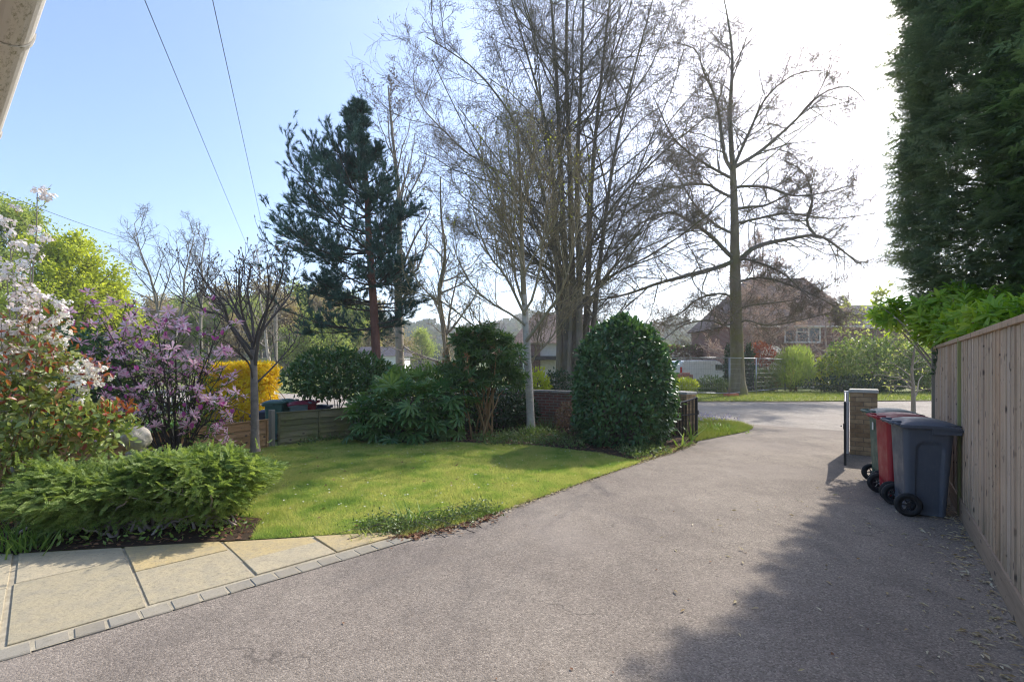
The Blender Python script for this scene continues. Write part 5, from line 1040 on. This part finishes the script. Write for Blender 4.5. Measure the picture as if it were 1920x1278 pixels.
far_shrub('dark ivy column just left of the mossy beech trunk', 1365, 640, 735, 14, 29, 900, 'ivy', .14, 121, .7, 'ivy_column', stem='twig')
far_shrub('dark ivy column just right of the mossy beech trunk', 1404, 640, 735, 18, 29, 1100, 'ivy', .14, 123, .7, 'ivy_column', stem='twig')
def box_hedge(label, px0, px1, py0, Y, dep, n, mat, L, seed, z0=0.0, top=None):
    rng = np.random.default_rng(seed); xa, xb = (px0-PX0)/F0*Y, (px1-PX0)/F0*Y; z1 = EYE-(py0-HY)/F0*Y; p = np.column_stack([rng.uniform(xa, xb, n), Y+dep*(rng.random(n)-.5), z0+(z1-z0)*rng.random(n)])
    f = rng.random(n); p[f < .45, 1] = Y-dep/2+rng.normal(0, .06, (f < .45).sum()); p[f > .75, 2] = z1+rng.normal(0, .05, (f > .75).sum())
    o = shrub(label, 'hedge', ((xa+xb)/2, Y, z0), [(p, frames(rdir(rng, n), rdir(rng, n)))], LM[mat], LEAF_V, LEAF_F, L, .6, seed+1, 'hedge', 'twig', 30, .03, spread=(xb-xa)/5)
    if top:
        k = n//5; q = np.column_stack([rng.uniform(xa, xb, k), Y+dep*(rng.random(k)-.5), z1+rng.normal(.05, .06, k)]); V, F = scatter(LEAF_V, LEAF_F, q-np.array([(xa+xb)/2, Y, z0]), frames(rdir(rng, k), rdir(rng, k)), np.stack([np.full(k, L*.6), np.full(k, L), np.full(k, L)], -1)); foliage('top_growth', LM[top], o, V, F)
    return o
box_hedge('brown winter hedge with green top behind the white van', 1225, 1372, 652, 44, 1.5, 3600, 'hedge_brown', .3, 131, top='mid')

# ---- left distance: spring green tree, hazy wood
def leafy_tree(label, px, Y, H, rx, ry, n, mat, L, seed, name='leafing_tree', trunk='twig', group=None, r=.28, z0=.18, wid=.6):
    rng = np.random.default_rng(seed); b = np.array(at(px, Y)); tr_ = resample([b, b+np.array([.1, 0, H*.4]), b+np.array([-.1, .1, H*.9])], 14); rr = np.linspace(r, .03, 14)
    st, d, L1, r1 = sub(tr_[None], rr[None], 34, z0, 1, 52, rng, 1, .35, .25, .5, plen=False); u = np.linspace(0, 1, 34); P1, R1 = grow(st, d, L1*rx*np.interp(u, [0, .25, 1], [.85, 1.05, 1]), np.clip(r1, .03, .09), 8, .1, .05, rng, .3)
    st, d, L2, r2 = sub(P1, R1, 9, .2, 1, 45, rng, .4, .25, .3, .5); P2, R2 = grow(st, d, L2, np.clip(r2, .012, .03), 5, .14, .0, rng, .4); br = [tubes(P1, R1, 5), tubes(P2, R2, 3)]
    per = max(1, int(n/len(P2))); lv = leaves_on(P2, per, rng, LEAF_V, LEAF_F, L, wid, -.2, 1.0, .1)
    o_ = rng.normal(0, L*1.1, (len(P2)*per, 3)); lv = (lv[0].reshape(-1, 5, 3)+o_[:, None]).reshape(-1, 3), lv[1]
    return finish_tree(label, 'tree', group, tuple(b), [tubes(tr_[None], rr[None], 8)], br, [('foliage', LM[mat], [lv])], BK[trunk], BK['twig'], name)
leafy_tree('large tree in fresh green spring leaf at the far left', 20, 34, 13.2, 4.6, 4, 17000, 'haze_green', .26, 141)
leafy_tree('broad lime green leafing tree behind the magnolia', 128, 31, 9.4, 4.2, 3.5, 19000, 'lime', .24, 143)
leafy_tree('lower yellow green tree at the right foot of the lime green one', 215, 33, 6.9, 3.0, 2.5, 8000, 'lime', .24, 145)
g = 'trees of the hazy wood in the left distance'
protoA = leafy_tree('tan and pale green tree of the hazy wood behind the pine and the grey trunk', 600, 58, 8.5, 3.6, 3.5, 5200, 'tan', .34, 151, 'woodland_tree', 'pale', g, .22)
protoB = leafy_tree('tan and pale green tree of the hazy wood behind the pine and the grey trunk', 470, 56, 8.0, 3.4, 3.4, 6000, 'haze_green', .3, 153, 'woodland_tree', 'pale', g, .2)
rng = np.random.default_rng(155)
for i, (px, Y, s) in enumerate([(420, 62, 1.0), (520, 66, 1.0), (560, 54, .85), (650, 64, .9), (690, 60, .75), (740, 66, .8), (350, 60, .9), (290, 64, .9), (790, 70, .85), (860, 74, .8), (630, 50, .7), (440, 48, .62), (540, 46, .55), (700, 48, .55), (940, 78, .7), (320, 54, .7), (490, 74, 1.1), (590, 76, 1.15), (240, 60, .8), (1190, 85, .7), (1240, 70, .5), (1330, 80, .6), (1100, 90, .7), (390, 72, 1.0), (455, 52, .9), (505, 60, 1.15), (560, 62, 1.25), (615, 66, 1.2), (665, 56, 1.0), (530, 52, .9), (585, 48, .75), (430, 58, 1.05), (640, 72, 1.3), (700, 70, 1.1), (360, 68, 1.1), (310, 70, 1.0)]):
    c_ = copy_tree(protoA if i % 2 else protoB); c_.location = at(px, Y); c_.rotation_euler.z = rng.uniform(0, 6.28); c_.scale = (s*rng.uniform(.9, 1.15), s*rng.uniform(.9, 1.15), s)
# far wooded hill
rng = np.random.default_rng(156); n = 30000; az = rng.uniform(-1.0, 1.0, n); dist = rng.uniform(140, 340, n); xx, yy = dist*np.sin(az), dist*np.cos(az); m = np.sin(az*23)+np.sin(az*9+dist*.03)+np.sin(dist*.07+az*40)*.6 > -.2; xx, yy = xx[m], yy[m]; n = len(xx)
tw_ = np.column_stack([xx, yy, gh(xx, yy)+rng.uniform(.5, 6.5, n)]); V, F = scatter(LEAF_V, LEAF_F, tw_, frames(rdir(rng, n), rdir(rng, n)), np.full(n, 4.2)*rng.uniform(.6, 1.3, n)); t_ = leaf_mat('distant_wood', [(.06, .09, .04), (.10, .13, .05), (.15, .14, .08)], .2, .9, 0, clump=.02)
tag(link('woodland', npmesh('woodland', [(V, F)]), t_), 'far wooded hillside fading in the haze', 'wood', kind='stuff')

# ================================================================ low plants and litter
def blades(rng, xy, h, w, lean=.5, z=0.012):
    n = len(xy); d = nrm(np.column_stack([rng.normal(0, lean, (n, 2)), np.ones(n)])); nn = nrm(np.column_stack([rng.normal(size=(n, 2)), np.full(n, .1)])); s = h*rng.uniform(.5, 1.3, n)
    return scatter(np.array([[-.5, 0, 0], [.5, 0, 0], [0, 1, .25]]), tri([[0, 1, 2]]), np.column_stack([xy, np.full(n, z)]), frames(d, nn), np.stack([np.full(n, w), s, s], -1))
def fill(rng, poly, n):
    P = np.array([p[:2] for p in poly]); lo, hi = P.min(0), P.max(0); out = []
    while sum(map(len, out)) < n:
        q = rng.uniform(lo, hi, (n*2, 2)); out.append(q[inpoly(q[:, 0], q[:, 1], poly)])
    return np.concatenate(out)[:n]
rng = np.random.default_rng(201); q = fill(rng, lawn_poly, 420000); dist = np.hypot(q[:, 0], q[:, 1]); q = q[rng.random(len(q)) < np.clip((7/dist)**2, .25, 1)]
hgt = .030+.022*(np.sin(q[:, 0]*5+np.sin(q[:, 1]*4)*2)+np.sin(q[:, 1]*7+q[:, 0]*3)+2)/4*(rng.random(len(q)) < .8); V, F = blades(rng, q, hgt, .006, .6); tag(link('lawn_grass', npmesh('lawn_grass', [(V, F)]), LM['grass']), 'short mossy lawn grass', 'grass', kind='stuff')
q = fill(rng, lawn_poly, 280); V, F = scatter(*whorl_template(7, 1, .5, (75, 95)), np.column_stack([q, np.full(len(q), .045)]), frames(np.tile([[0, 0, 1.]], (len(q), 1))+rng.normal(0, .15, (len(q), 3)), rdir(rng, len(q))), np.full(len(q), .016)); tag(link('daisies', npmesh('daisies', [(V, F)]), LM['daisy']), 'tiny white daisies in the lawn', 'flowers', kind='stuff')
def litter(name, label, poly, n, mat, L, wid, z, seed, pts=None):
    rng = np.random.default_rng(seed); q = fill(rng, poly, n) if pts is None else pts; n = len(q); d = nrm(np.column_stack([rng.normal(size=(n, 2)), rng.normal(0, .12, n)])); nn = nrm(np.column_stack([rng.normal(0, .3, (n, 2)), np.ones(n)])); s = L*rng.uniform(.5, 1.3, n)
    V, F = scatter(LEAF_V, LEAF_F, np.column_stack([q, np.full(n, z)+rng.random(n)*.008]), frames(d, nn), np.stack([s*wid, s, s*.8], -1)); return tag(link(name, npmesh(name, [(V, F)]), mat), label, 'leaf litter', kind='stuff')
litter('lawn_leaves', 'scattered dead leaves on the lawn', lawn_poly, 150, LM['beechlitter'], .055, .6, .03, 203)
litter('bed_leaves', 'red brown dead leaves carpeting the shrub bed', bed2, 2600, LM['beechlitter'], .07, .6, .028, 205)
litter('border_leaves', 'red brown dead leaves under the low conifer', bed_poly, 1500, LM['beechlitter'], .05, .6, .024, 207)
rng = np.random.default_rng(209); k = 620; s_ = rng.uniform(.3, 8.5, k); off = np.abs(rng.exponential(.16, k))+.03; pts = np.column_stack([FS[0]-.608*s_-.794*off, FS[1]-.794*s_+.608*off]); litter('fence_leaves', 'pale narrow fallen leaves along the foot of the board fence', None, 0, LM['straw'], .055, .3, .006, 210, pts)
pts = fill(rng, [G(*p) for p in [(1560, 900), (1790, 980), (1900, 1200), (1500, 1270), (1250, 1150), (1200, 950)]], 70); litter('drive_leaves', 'few pale fallen leaves on the driveway', None, 0, LM['straw'], .05, .3, .006, 211, pts)
pts = fill(rng, drive, 130); litter('drive_debris', 'small dark bits of leaf and grit on the driveway', None, 0, LM['beechlitter'], .022, .7, .004, 212, pts)
# crumbs of soil and leaves along the edge of lawn and driveway
E = np.array(left_edge); seg = rng.integers(0, len(E)-1, 1500); u = rng.random(1500)[:, None]; pts = E[seg]*(1-u)+E[seg+1]*u+rng.normal(0, .035, (1500, 2)); litter('edge_litter', 'dry leaf crumbs along the lawn edge', None, 0, LM['straw'], .028, .6, .012, 213, pts)
seg = rng.integers(0, len(E)-1, 9000); u = rng.random(9000)[:, None]; pts = E[seg]*(1-u)+E[seg+1]*u+rng.normal(0, .03, (9000, 2))+np.array([-.04, .05]); V, F = blades(rng, pts, .055, .006, .7, .0); tag(link('edge_grass', npmesh('edge_grass', [(V, F)]), LM['grass']), 'ragged grass along the lawn edge', 'grass', kind='stuff')
# straggling plant at the corner of lawn and path
def clump(label, c, n, h, w, mat, seed, rad=.12, lean=.35, name='strap_plant', cat='plant', z=.01, curl=.45):
    rng = np.random.default_rng(seed); o = thing(name, label, cat, (*c, z)); xy = rng.normal(0, rad, (n, 2)); d = nrm(np.column_stack([xy/max(rad, .01)*lean*.5+rng.normal(0, lean, (n, 2)), np.ones(n)])); nn = nrm(np.column_stack([-d[:, :2], np.full(n, .3)])+rng.normal(0, .3, (n, 3))); s = h*rng.uniform(.6, 1.2, n)
    B = BLADE_V.copy(); B[:, 2] *= -curl*2.2; V, F = scatter(B, BLADE_F, np.column_stack([xy, 0*xy[:, 0]]), frames(d, nn), np.stack([np.full(n, w), s, s], -1)); foliage('leaves', mat, o, V, F); return o
clump('tuft of silvery strap leaves at the corner of the lawn and path', G(768, 985), 46, .26, .014, LM['blade'], 221, .07)
rng = np.random.default_rng(223)
pts = np.concatenate([np.array([G(*p) for p in [(900, 968), (860, 980), (820, 990), (770, 1000), (735, 1002), (700, 1000)]])]); c0 = np.array([(-1.0), 4.8])
pp = np.concatenate([np.column_stack([rng.normal(p[0], .11, 420), rng.normal(p[1]+.1, .09, 420), np.abs(rng.normal(0, .055, 420))+.01]) for p in pts])
shrub('low trailing dark leafed plant along the driveway edge by the path end', 'plant', (*c0, 0), [(pp, frames(nrm(rng.normal(size=pp.shape)+np.array([0, 0, .6])), rdir(rng, len(pp))))], LM['cover'], LEAF_V, LEAF_F, .032, .5, 224, 'trailing_plant', 'twig', 60, .004, spread=.3)
pts2 = np.concatenate([rng.normal(p, .07, (160, 2)) for p in pts[:5]])+np.array([.05, -.02]); litter('corner_leaves', 'red brown leaves caught under the trailing plant', None, 0, LM['beechlitter'], .05, .6, .012, 225, pts2)
for i, (px, py, n, h, w, mt, lb) in enumerate([(1280, 838, 7, .55, .045, 'blade', 'iris like clump of broad upright leaves under the iron gate'), (1297, 826, 6, .48, .04, 'blade', 'smaller clump of upright iris leaves at the free end of the iron gate'), (1000, 815, 120, .30, .014, 'blade', 'grassy clump of spring leaves at the foot of the white birch'), (1025, 806, 90, .42, .012, 'cover', 'grey green grassy clump right of the white birch'), (950, 826, 90, .22, .014, 'cover', 'low tuft of leaves between the orange stems and the birch'), (690, 1010, 20, .1, .01, 'grass', 'small grass tuft at the top of the path'), (25, 1035, 60, .36, .016, 'blade', 'bluebell leaves at the left end of the flower bed'), (65, 1030, 46, .25, .016, 'blade', 'smaller tuft of strap leaves right of the bluebell leaves')]):
    clump(lb, G(px, py), n, h, w, LM[mt], 230+i, .02*n**.4, .3, z=.015)
q = fill(rng, [G(*p) for p in [(900, 838), (1000, 838), (1100, 846), (1085, 825), (1040, 812), (960, 812), (880, 822)]], 2600); z_ = np.abs(rng.normal(0, .07, len(q)))+.02; pp = np.column_stack([q, z_])
shrub('carpet of small green and cream leaves under the white birch', 'plant', (.5, 10.3, .02), [(pp, frames(nrm(rng.normal(size=pp.shape)+np.array([0, 0, .8])), rdir(rng, len(pp))))], LM['cover'], LEAF_V, LEAF_F, .055, .55, 241, 'ground_cover_plant', 'twig', 0)
q = fill(rng, [G(*p) for p in [(1190, 866), (1262, 850), (1240, 838), (1150, 846)]], 900); pp = np.column_stack([q, np.abs(rng.normal(0, .06, len(q)))+.02]); shrub('low pale leaved plant at the foot of the laurel dome by the driveway', 'plant', (2.5, 8.6, .02), [(pp, frames(nrm(rng.normal(size=pp.shape)+np.array([0, 0, .8])), rdir(rng, len(pp))))], LM['cover'], LEAF_V, LEAF_F, .055, .5, 243, 'ground_cover_plant', 'twig', 0)
q = fill(rng, [G(*p) for p in [(560, 838), (640, 826), (740, 834), (840, 832), (830, 822), (640, 818), (560, 826)]], 1500); pp = np.column_stack([q, np.abs(rng.normal(0, .05, len(q)))+.02]); shrub('fringe of low leaves along the back of the lawn by the mossy fence', 'plant', (-2.6, 10.1, .02), [(pp, frames(nrm(rng.normal(size=pp.shape)+np.array([0, 0, .8])), rdir(rng, len(pp))))], LM['cover'], LEAF_V, LEAF_F, .06, .5, 244, 'ground_cover_plant', 'twig', 0)
pp = fill(rng, bed_poly, 1600); pp = np.column_stack([pp, np.abs(rng.normal(0, .06, len(pp)))+.02]); shrub('low green undergrowth beneath the feathery conifer', 'plant', (-4.0, 4.6, .02), [(pp, frames(nrm(rng.normal(size=pp.shape)+np.array([0, 0, .8])), rdir(rng, len(pp))))], LM['mid'], LEAF_V, LEAF_F, .05, .5, 245, 'ground_cover_plant', 'twig', 0)
# verges
q = fill(rng, verge_far, 60000); q = q[q[:, 0] < 30]; V, F = blades(rng, q, .13, .025, .6, .03); tag(link('verge_grass', npmesh('verge_grass', [(V, F)]), LM['vgrass']), 'rough grass of the far verge', 'grass', kind='stuff')
q = fill(rng, patch, 16000); V, F = blades(rng, q, .10, .012, .6, .012); tag(link('patch_grass', npmesh('patch_grass', [(V, F)]), LM['vgrass']), 'tufted grass by the gateway', 'grass', kind='stuff')
q = fill(rng, patch[3:6]+[patch[6]], 260) ; pp = np.column_stack([q, rng.uniform(.12, .24, len(q))]); V, F = scatter(*whorl_template(5, 2, .6, (60, 120)), pp, frames(rdir(rng, len(q)), rdir(rng, len(q))), np.full(len(q), .03)); tag(link('bluebells', npmesh('bluebells', [(V, F)]), LM['bluebell']), 'lavender blue flowers in the grass by the gateway', 'flowers', kind='stuff')
clump('tuft of bright grass leaves by the gateway beyond the iron gate', G(1345, 806), 160, .2, .02, LM['blade'], 251, .3, .4)
q = fill(rng, [(-9.5, 13), (-5.6, 12.5), (-6, 16.8), (-9, 18.5)], 26000); V, F = blades(rng, q, .06, .02, .6, -.345); tag(link('far_lawn_grass', npmesh('far_lawn_grass', [(V, F)]), LM['grass']), 'grass of the garden next door', 'grass', kind='stuff')

# boulder by the conifer
rng = np.random.default_rng(261); bm = bmesh.new(); bmesh.ops.create_icosphere(bm, subdivisions=4, radius=1)
for v in bm.verts:
    n_ = v.co.normalized(); f = 1+.05*math.sin(n_.x*5+1)+.04*math.sin(n_.y*7+n_.z*4)+.02*math.sin(n_.x*17+n_.z*13); v.co = Vector((n_.x*.17*f, n_.y*.15*f, n_.z*.15*f))
me = bpy.data.meshes.new('boulder'); bm.to_mesh(me); bm.free(); [setattr(p, 'use_smooth', True) for p in me.polygons]
bp = W(256, 822, 6.0); tag(link('boulder', me, plain('speckled_boulder', (.46, .41, .33), .95, var=.3, scale=14, bump=1, dirt=(.2, .18, .12)), None, tuple(bp)), 'pale speckled rounded stone ball on a pedestal behind the low conifer', 'stone ball')
ped = MB().box((0, 0, bp[2]/2-.08), (.22, .22, bp[2]-.14), taper=.85).build('stone_pedestal', M['concrete'], None, (bp[0], bp[1], 0), .4, bevel=.015); tag(ped, 'grey stone pedestal under the speckled stone ball', 'pedestal')

# ================================================================ across the road: van, fencing, houses
def heras(label, A, B, h=2.0):
    A = np.array(A); B = np.array(B); d = B-A; L_ = np.linalg.norm(d); f = thing('mesh_fence_panel', label, 'fence panel', (*A, .05), math.atan2(d[1], d[0]), 'temporary mesh fence panels')
    mb = MB()
    for x in (.03, L_-.03): mb.tube([(x, 0, .05), (x, 0, h)], .024, 8)
    for z in (.16, h-.02): mb.tube([(.03, 0, z), (L_-.03, 0, z)], .022, 8)
    mb.build('frame', M['galv'], f, smooth=True); m2 = MB(); nx = int(L_/.11)
    for i in range(1, nx): m2.tube([(i*L_/nx, .006, .16), (i*L_/nx, .006, h-.02)], .003, 3)
    for z in np.arange(.4, h-.1, .25): m2.tube([(.03, -.004, z), (L_-.03, -.004, z)], .003, 3)
    m2.build('wire_mesh', M['galv'], f); return f
hp = [(1250, 25.5), (1368, 24.6), (1418, 27.2), (1472, 29.8), (1531, 32.5)]; hp = [((px-PX0)/F0*Y, Y) for px, Y in hp]
for i, lb in enumerate(['temporary steel mesh fence panel before the white van', 'temporary steel mesh fence panel beside the mossy beech trunk', 'temporary steel mesh fence panel before the bamboo clump', 'temporary steel mesh fence panel, farthest right before the laurel bank']): heras(lb, hp[i], hp[i+1])
M['orange_block'] = plain('faded_orange_block', (.42, .12, .06), .8, var=.2); rb = R(12)
for i, (p, lb) in enumerate([(hp[1], 'faded orange fence foot block at the base of the mossy beech'), (hp[4], 'grey fence foot block before the laurel bank')]):
    o = MB().box((0, 0, .08), (.78, .24, .14), taper=.93).build('ballast_block', M['orange_block'] if i == 0 else M['concrete'], None, (p[0]+.05, p[1]-.05, .05), rb, bevel=.02); tag(o, lb, 'block')
# van: local x forward, y left
vx = thing('panel_van', 'white panel van parked beyond the verge seen from its rear corner', 'van', (14.3, 36.6, 0), R(20)); M['van'] = plain('van_white_paint', (.74, .74, .70), .3, var=.04, dirt=(.5, .48, .42), coat=.4); M['redlamp'] = plain('red_lamp_lens', (.5, .01, .012), .2, var=.1)
prof = [(-2.45, .45), (-2.47, 1.0), (-2.42, 1.62), (-2.33, 1.93), (-2.15, 2.0), (.95, 2.0), (1.25, 1.9), (1.75, 1.25), (2.35, 1.08), (2.48, .9), (2.5, .45), (2.0, .34), (-2.0, .34)]
bm = bmesh.new(); rings = []
for y, k in [(-.98, .93), (-1.0, 1), (-.9, 1.0), (0, 1.01), (.9, 1.0), (1.0, 1), (.98, .93)]:
    pass
rows = []
for yy, zz in [(-.93, 0), (-.96, .0), (-.96, .0), (.96, 0), (.93, 0)]: pass
for s in (-1, 1):
    rows.append([bm.verts.new((x, s*(.97 if z < 1.3 else .97-.16*(z-1.3)), z)) for x, z in prof])
bm.faces.new(rows[0]); bm.faces.new(rows[1][::-1]); n_ = len(prof)
for i in range(n_): bm.faces.new([rows[0][(i+1) % n_], rows[0][i], rows[1][i], rows[1][(i+1) % n_]])
bmesh.ops.recalc_face_normals(bm, faces=bm.faces); bmesh.ops.bevel(bm, geom=bm.edges[:], offset=.07, segments=3, affect='EDGES', clamp_overlap=True)
me = bpy.data.meshes.new('body'); bm.to_mesh(me); bm.free(); [setattr(p, 'use_smooth', True) for p in me.polygons]; me.set_sharp_from_angle(angle=R(40)); link('body', me, M['van'], vx)
for s in (-1, 1): MB().box((-2.44, s*.87, 1.22), (.10, .14, .62), ry=.0).build('tail_light', M['redlamp'], vx, bevel=.02)
MB().box((-2.475, 0, .5), (.1, 1.7, .16)).build('rear_bumper', M['hub'], vx, bevel=.03)
for s in (-1, 1): d_ = MB().box((-2.452, s*.40, 1.12), (.03, .76, 1.1)).build('rear_door', M['van'], vx, bevel=.012); MB().box((-2.475, s*.08, 1.0), (.04, .05, .16)).build('handle', M['hub'], d_)
MB().box((-2.48, 0, .72), (.01, .5, .11)).build('number_plate', M['white'], vx)
for x in (-1.55, 1.6):
    for s in (-1, 1): wheel_parts(vx, x, s*.86, .33, .2)
for s in (-1, 1): MB().box((1.05, s*.955, 1.5), (.8, .03, .42)).build('side_window', M['glass'], vx, bevel=.01); MB().box((1.35, s*1.1, 1.3), (.1, .2, .26)).build('wing_mirror', M['hub'], vx, bevel=.03)
MB().tube([(-1.7, .6, 2.06), (1.0, .6, 2.06)], .025, 6).tube([(-1.7, -.6, 2.06), (1.0, -.6, 2.06)], .025, 6).box((-1.5, 0, 2.05), (.05, 1.4, .05)).box((-.3, 0, 2.05), (.05, 1.4, .05)).box((.8, 0, 2.05), (.05, 1.4, .05)).build('roof_rack', M['galv'], vx)
# building materials left of the van
M['brick_stack'] = brick_mat('new_red_bricks', [(.42, .17, .12), (.36, .14, .10)], (.2, .12, .1))
o = MB().box((0, 0, .55), (1.1, 1.0, .9)).box((0, 0, .05), (1.15, 1.05, .1)).box((.15, .1, 1.06), (.7, .7, .12)).build('brick_stack', M['brick_stack'], None, (12.1, 34.2, 0), .3, bevel=.01); tag(o, 'stack of new red bricks beside the rear of the white van', 'brick stack')
rng = np.random.default_rng(271); bm = bmesh.new(); bmesh.ops.create_icosphere(bm, subdivisions=4, radius=1)
for v in bm.verts: v.co = Vector((v.co.x*.62+.05*math.sin(v.co.y*5), v.co.y*.55, max(v.co.z, -.3)*.5*(1+.1*math.sin(v.co.x*7))))
me = bpy.data.meshes.new('bulk_bag'); bm.to_mesh(me); bm.free(); [setattr(p, 'use_smooth', True) for p in me.polygons]; tag(link('bulk_bag', me, plain('white_woven_bag', (.6, .57, .52), .9, bump=.4), None, (11.1, 31.5, .3)), 'crumpled white builders bag in front of the red brick stack', 'bag')

def window(parent, x, z, w, h, y, rows=1, cols=3, mat=None):
    fr = MB(); t_ = .1
    fr.box((x, y, z+h/2), (w, .08, t_)).box((x, y, z-h/2), (w, .08, t_)).box((x-w/2+t_/2, y, z), (t_, .078, h-t_)).box((x+w/2-t_/2, y, z), (t_, .078, h-t_))
    for i in range(1, cols): fr.box((x-w/2+i*w/cols, y, z), (t_*1.2, .076, h-t_))
    o = fr.build('window', mat or M['white'], parent); MB().box((x, y+.02, z), (w-t_, .02, h-t_)).build('pane', M['glass'], o); MB().box((x, y-.05, z-h/2-.06), (w+.16, .14, .05)).build('sill', M['white'], o); return o
def roof_hip(name, x0, x1, y0, y1, ze, zr, hl, hr, mat, parent, ov=.4):
    """roof with its ridge along x; hl/hr: hip length at each end (0 = gable)"""
    a = [(x0-ov, y0-ov, ze), (x1+ov, y0-ov, ze), (x1+ov, y1+ov, ze), (x0-ov, y1+ov, ze), (x0+hl-(ov if hl == 0 else 0), (y0+y1)/2, zr), (x1-hr+(ov if hr == 0 else 0), (y0+y1)/2, zr)]
    bm = bmesh.new(); v = [bm.verts.new(p) for p in a]; fs = [(0, 1, 5, 4), (2, 3, 4, 5), (1, 2, 5), (3, 0, 4), (3, 2, 1, 0)]
    for f in fs: bm.faces.new([v[i] for i in f])
    me = bpy.data.meshes.new(name); bm.to_mesh(me); bm.free()
    uv = me.uv_layers.new(name='UVMap')
    for p in me.polygons:
        nx = Vector((-p.normal.y, p.normal.x, 0)); nx = nx.normalized() if nx.length > 1e-4 else Vector((1, 0, 0)); ny = p.normal.cross(nx)
        for li in p.loop_indices: c_ = me.vertices[me.loops[li].vertex_index].co; uv.data[li].uv = (c_.dot(nx), c_.dot(ny))
    return link(name, me, mat, parent)
h1 = thing('brick_house', 'red brick house with brown tiled hipped roof beyond the far verge', 'house', (0, 38, 0)); X0, X1 = 17.2, 27.6
MB().box(((X0+X1)/2, 4, 2.36), (X1-X0, 8, 4.72)).build('wall', M['brick_house'], h1); roof_hip('roof', X0, X1, 0, 8, 4.74, 9.3, 3.4, 2.0, M['tile_brown'], h1)
MB().tube([(X0-.4, -.46, 4.72), (X1+5.4, -.46, 4.72)], .045, 6).build('gutter', M['white'], h1); MB().box(((X0+X1)/2, -.41, 4.66), (X1-X0+.7, .025, .07)).build('fascia', M['white'], h1)
wn = window(h1, 22.98, 4.08, 2.85, 1.14, -.02, 1, 3); MB().box((22.98, -.02, 4.3), (.9, .07, .06)).build('transom', M['white'], wn)
window(h1, 19.2, 1.6, 2.2, 1.3, -.02, 1, 3)
wg = MB().box((30.2, 4.5, 2.3), (5.1, 6.5, 4.6)).build('side_wing', M['brick_house'], h1); roof_hip('side_roof', 27.75, 32.75, 1.4, 7.6, 4.65, 7.0, 0, 0, M['tile_slate'], h1, .35)
h2 = thing('far_house', 'low white house with brown roof seen between the birch and the big beech', 'house', (0, 40, 0)); MB().box((4.4, 3.5, 1.75), (8.4, 7, 3.5)).build('wall', M['render'], h2); roof_hip('roof', .2, 8.6, 0, 7, 3.5, 6.3, 1.8, 1.8, M['tile_brown'], h2)
MB().box((1.9, -.06, 1.7), (.9, .2, 3.4)).build('brick_pier', M['brick_house'], h2); MB().box((2.6, -1.0, 2.25), (2.4, 2.0, .3)).build('porch_canopy', M['iron'], h2); window(h2, .95, 2.0, 1.1, 1.2, -.03, 1, 2); window(h2, 5.6, 2.0, 2.0, 1.2, -.03, 1, 3)
h3 = thing('white_outbuilding', 'small white outbuilding glimpsed behind the pine trunk', 'outbuilding', (-10.6, 40, -.3)); MB().box((0, 0, 1.35), (3.6, 3, 2.7)).build('wall', M['white'], h3); roof_hip('roof', -1.8, 1.8, -1.5, 1.5, 2.7, 3.5, 0, 0, M['tile_slate'], h3, .2); window(h3, .8, 1.5, .8, .7, -1.52, 1, 2)
o = MB().box((0, 0, .35), (.75, .3, .75)).box((0, 0, .75), (.8, .34, .06)).build('block_wall', M['stone'], None, (*W(644, 755, 13.4)[:2], -.36), .2, bevel=.02); tag(o, 'pale cream stone block wall end glimpsed behind the mossy fence', 'wall')
# iron railing in the garden next door
rl = thing('garden_railing', 'grey vertical bar railing beyond the magnolia in the garden next door', 'railing', (-15.4, 18.6, -.36), R(2)); MB().box((2.25, 0, .95), (4.5, .04, .05)).build('top_rail', M['galv'], rl); MB().box((2.25, 0, .15), (4.5, .04, .05)).build('bottom_rail', M['galv'], rl)
for i in range(32): MB().box((.07+i*.14, 0, .55), (.03, .02, 1.0)).build('bar', M['galv'], rl)

# ================================================================ air
t = NT('pale_air'); pv = t.n('ShaderNodeVolumePrincipled'); pv.inputs['Color'].default_value = (.93, .95, 1, 1); pv.inputs['Density'].default_value = .0010; pv.inputs['Anisotropy'].default_value = .4
t.l(pv.outputs[0], t.out.inputs['Volume'])
me = npmesh('haze', [(np.array([[x, y, z] for z in (-6, 60) for x, y in ((-960, -360), (960, -360), (960, 960), (-960, 960))], float), np.array([[0, 3, 2, 1], [4, 5, 6, 7], [0, 1, 5, 4], [1, 2, 6, 5], [2, 3, 7, 6], [3, 0, 4, 7]]))])
tag(link('haze', me, t.m), 'thin pale haze in the air', 'haze', kind='stuff')
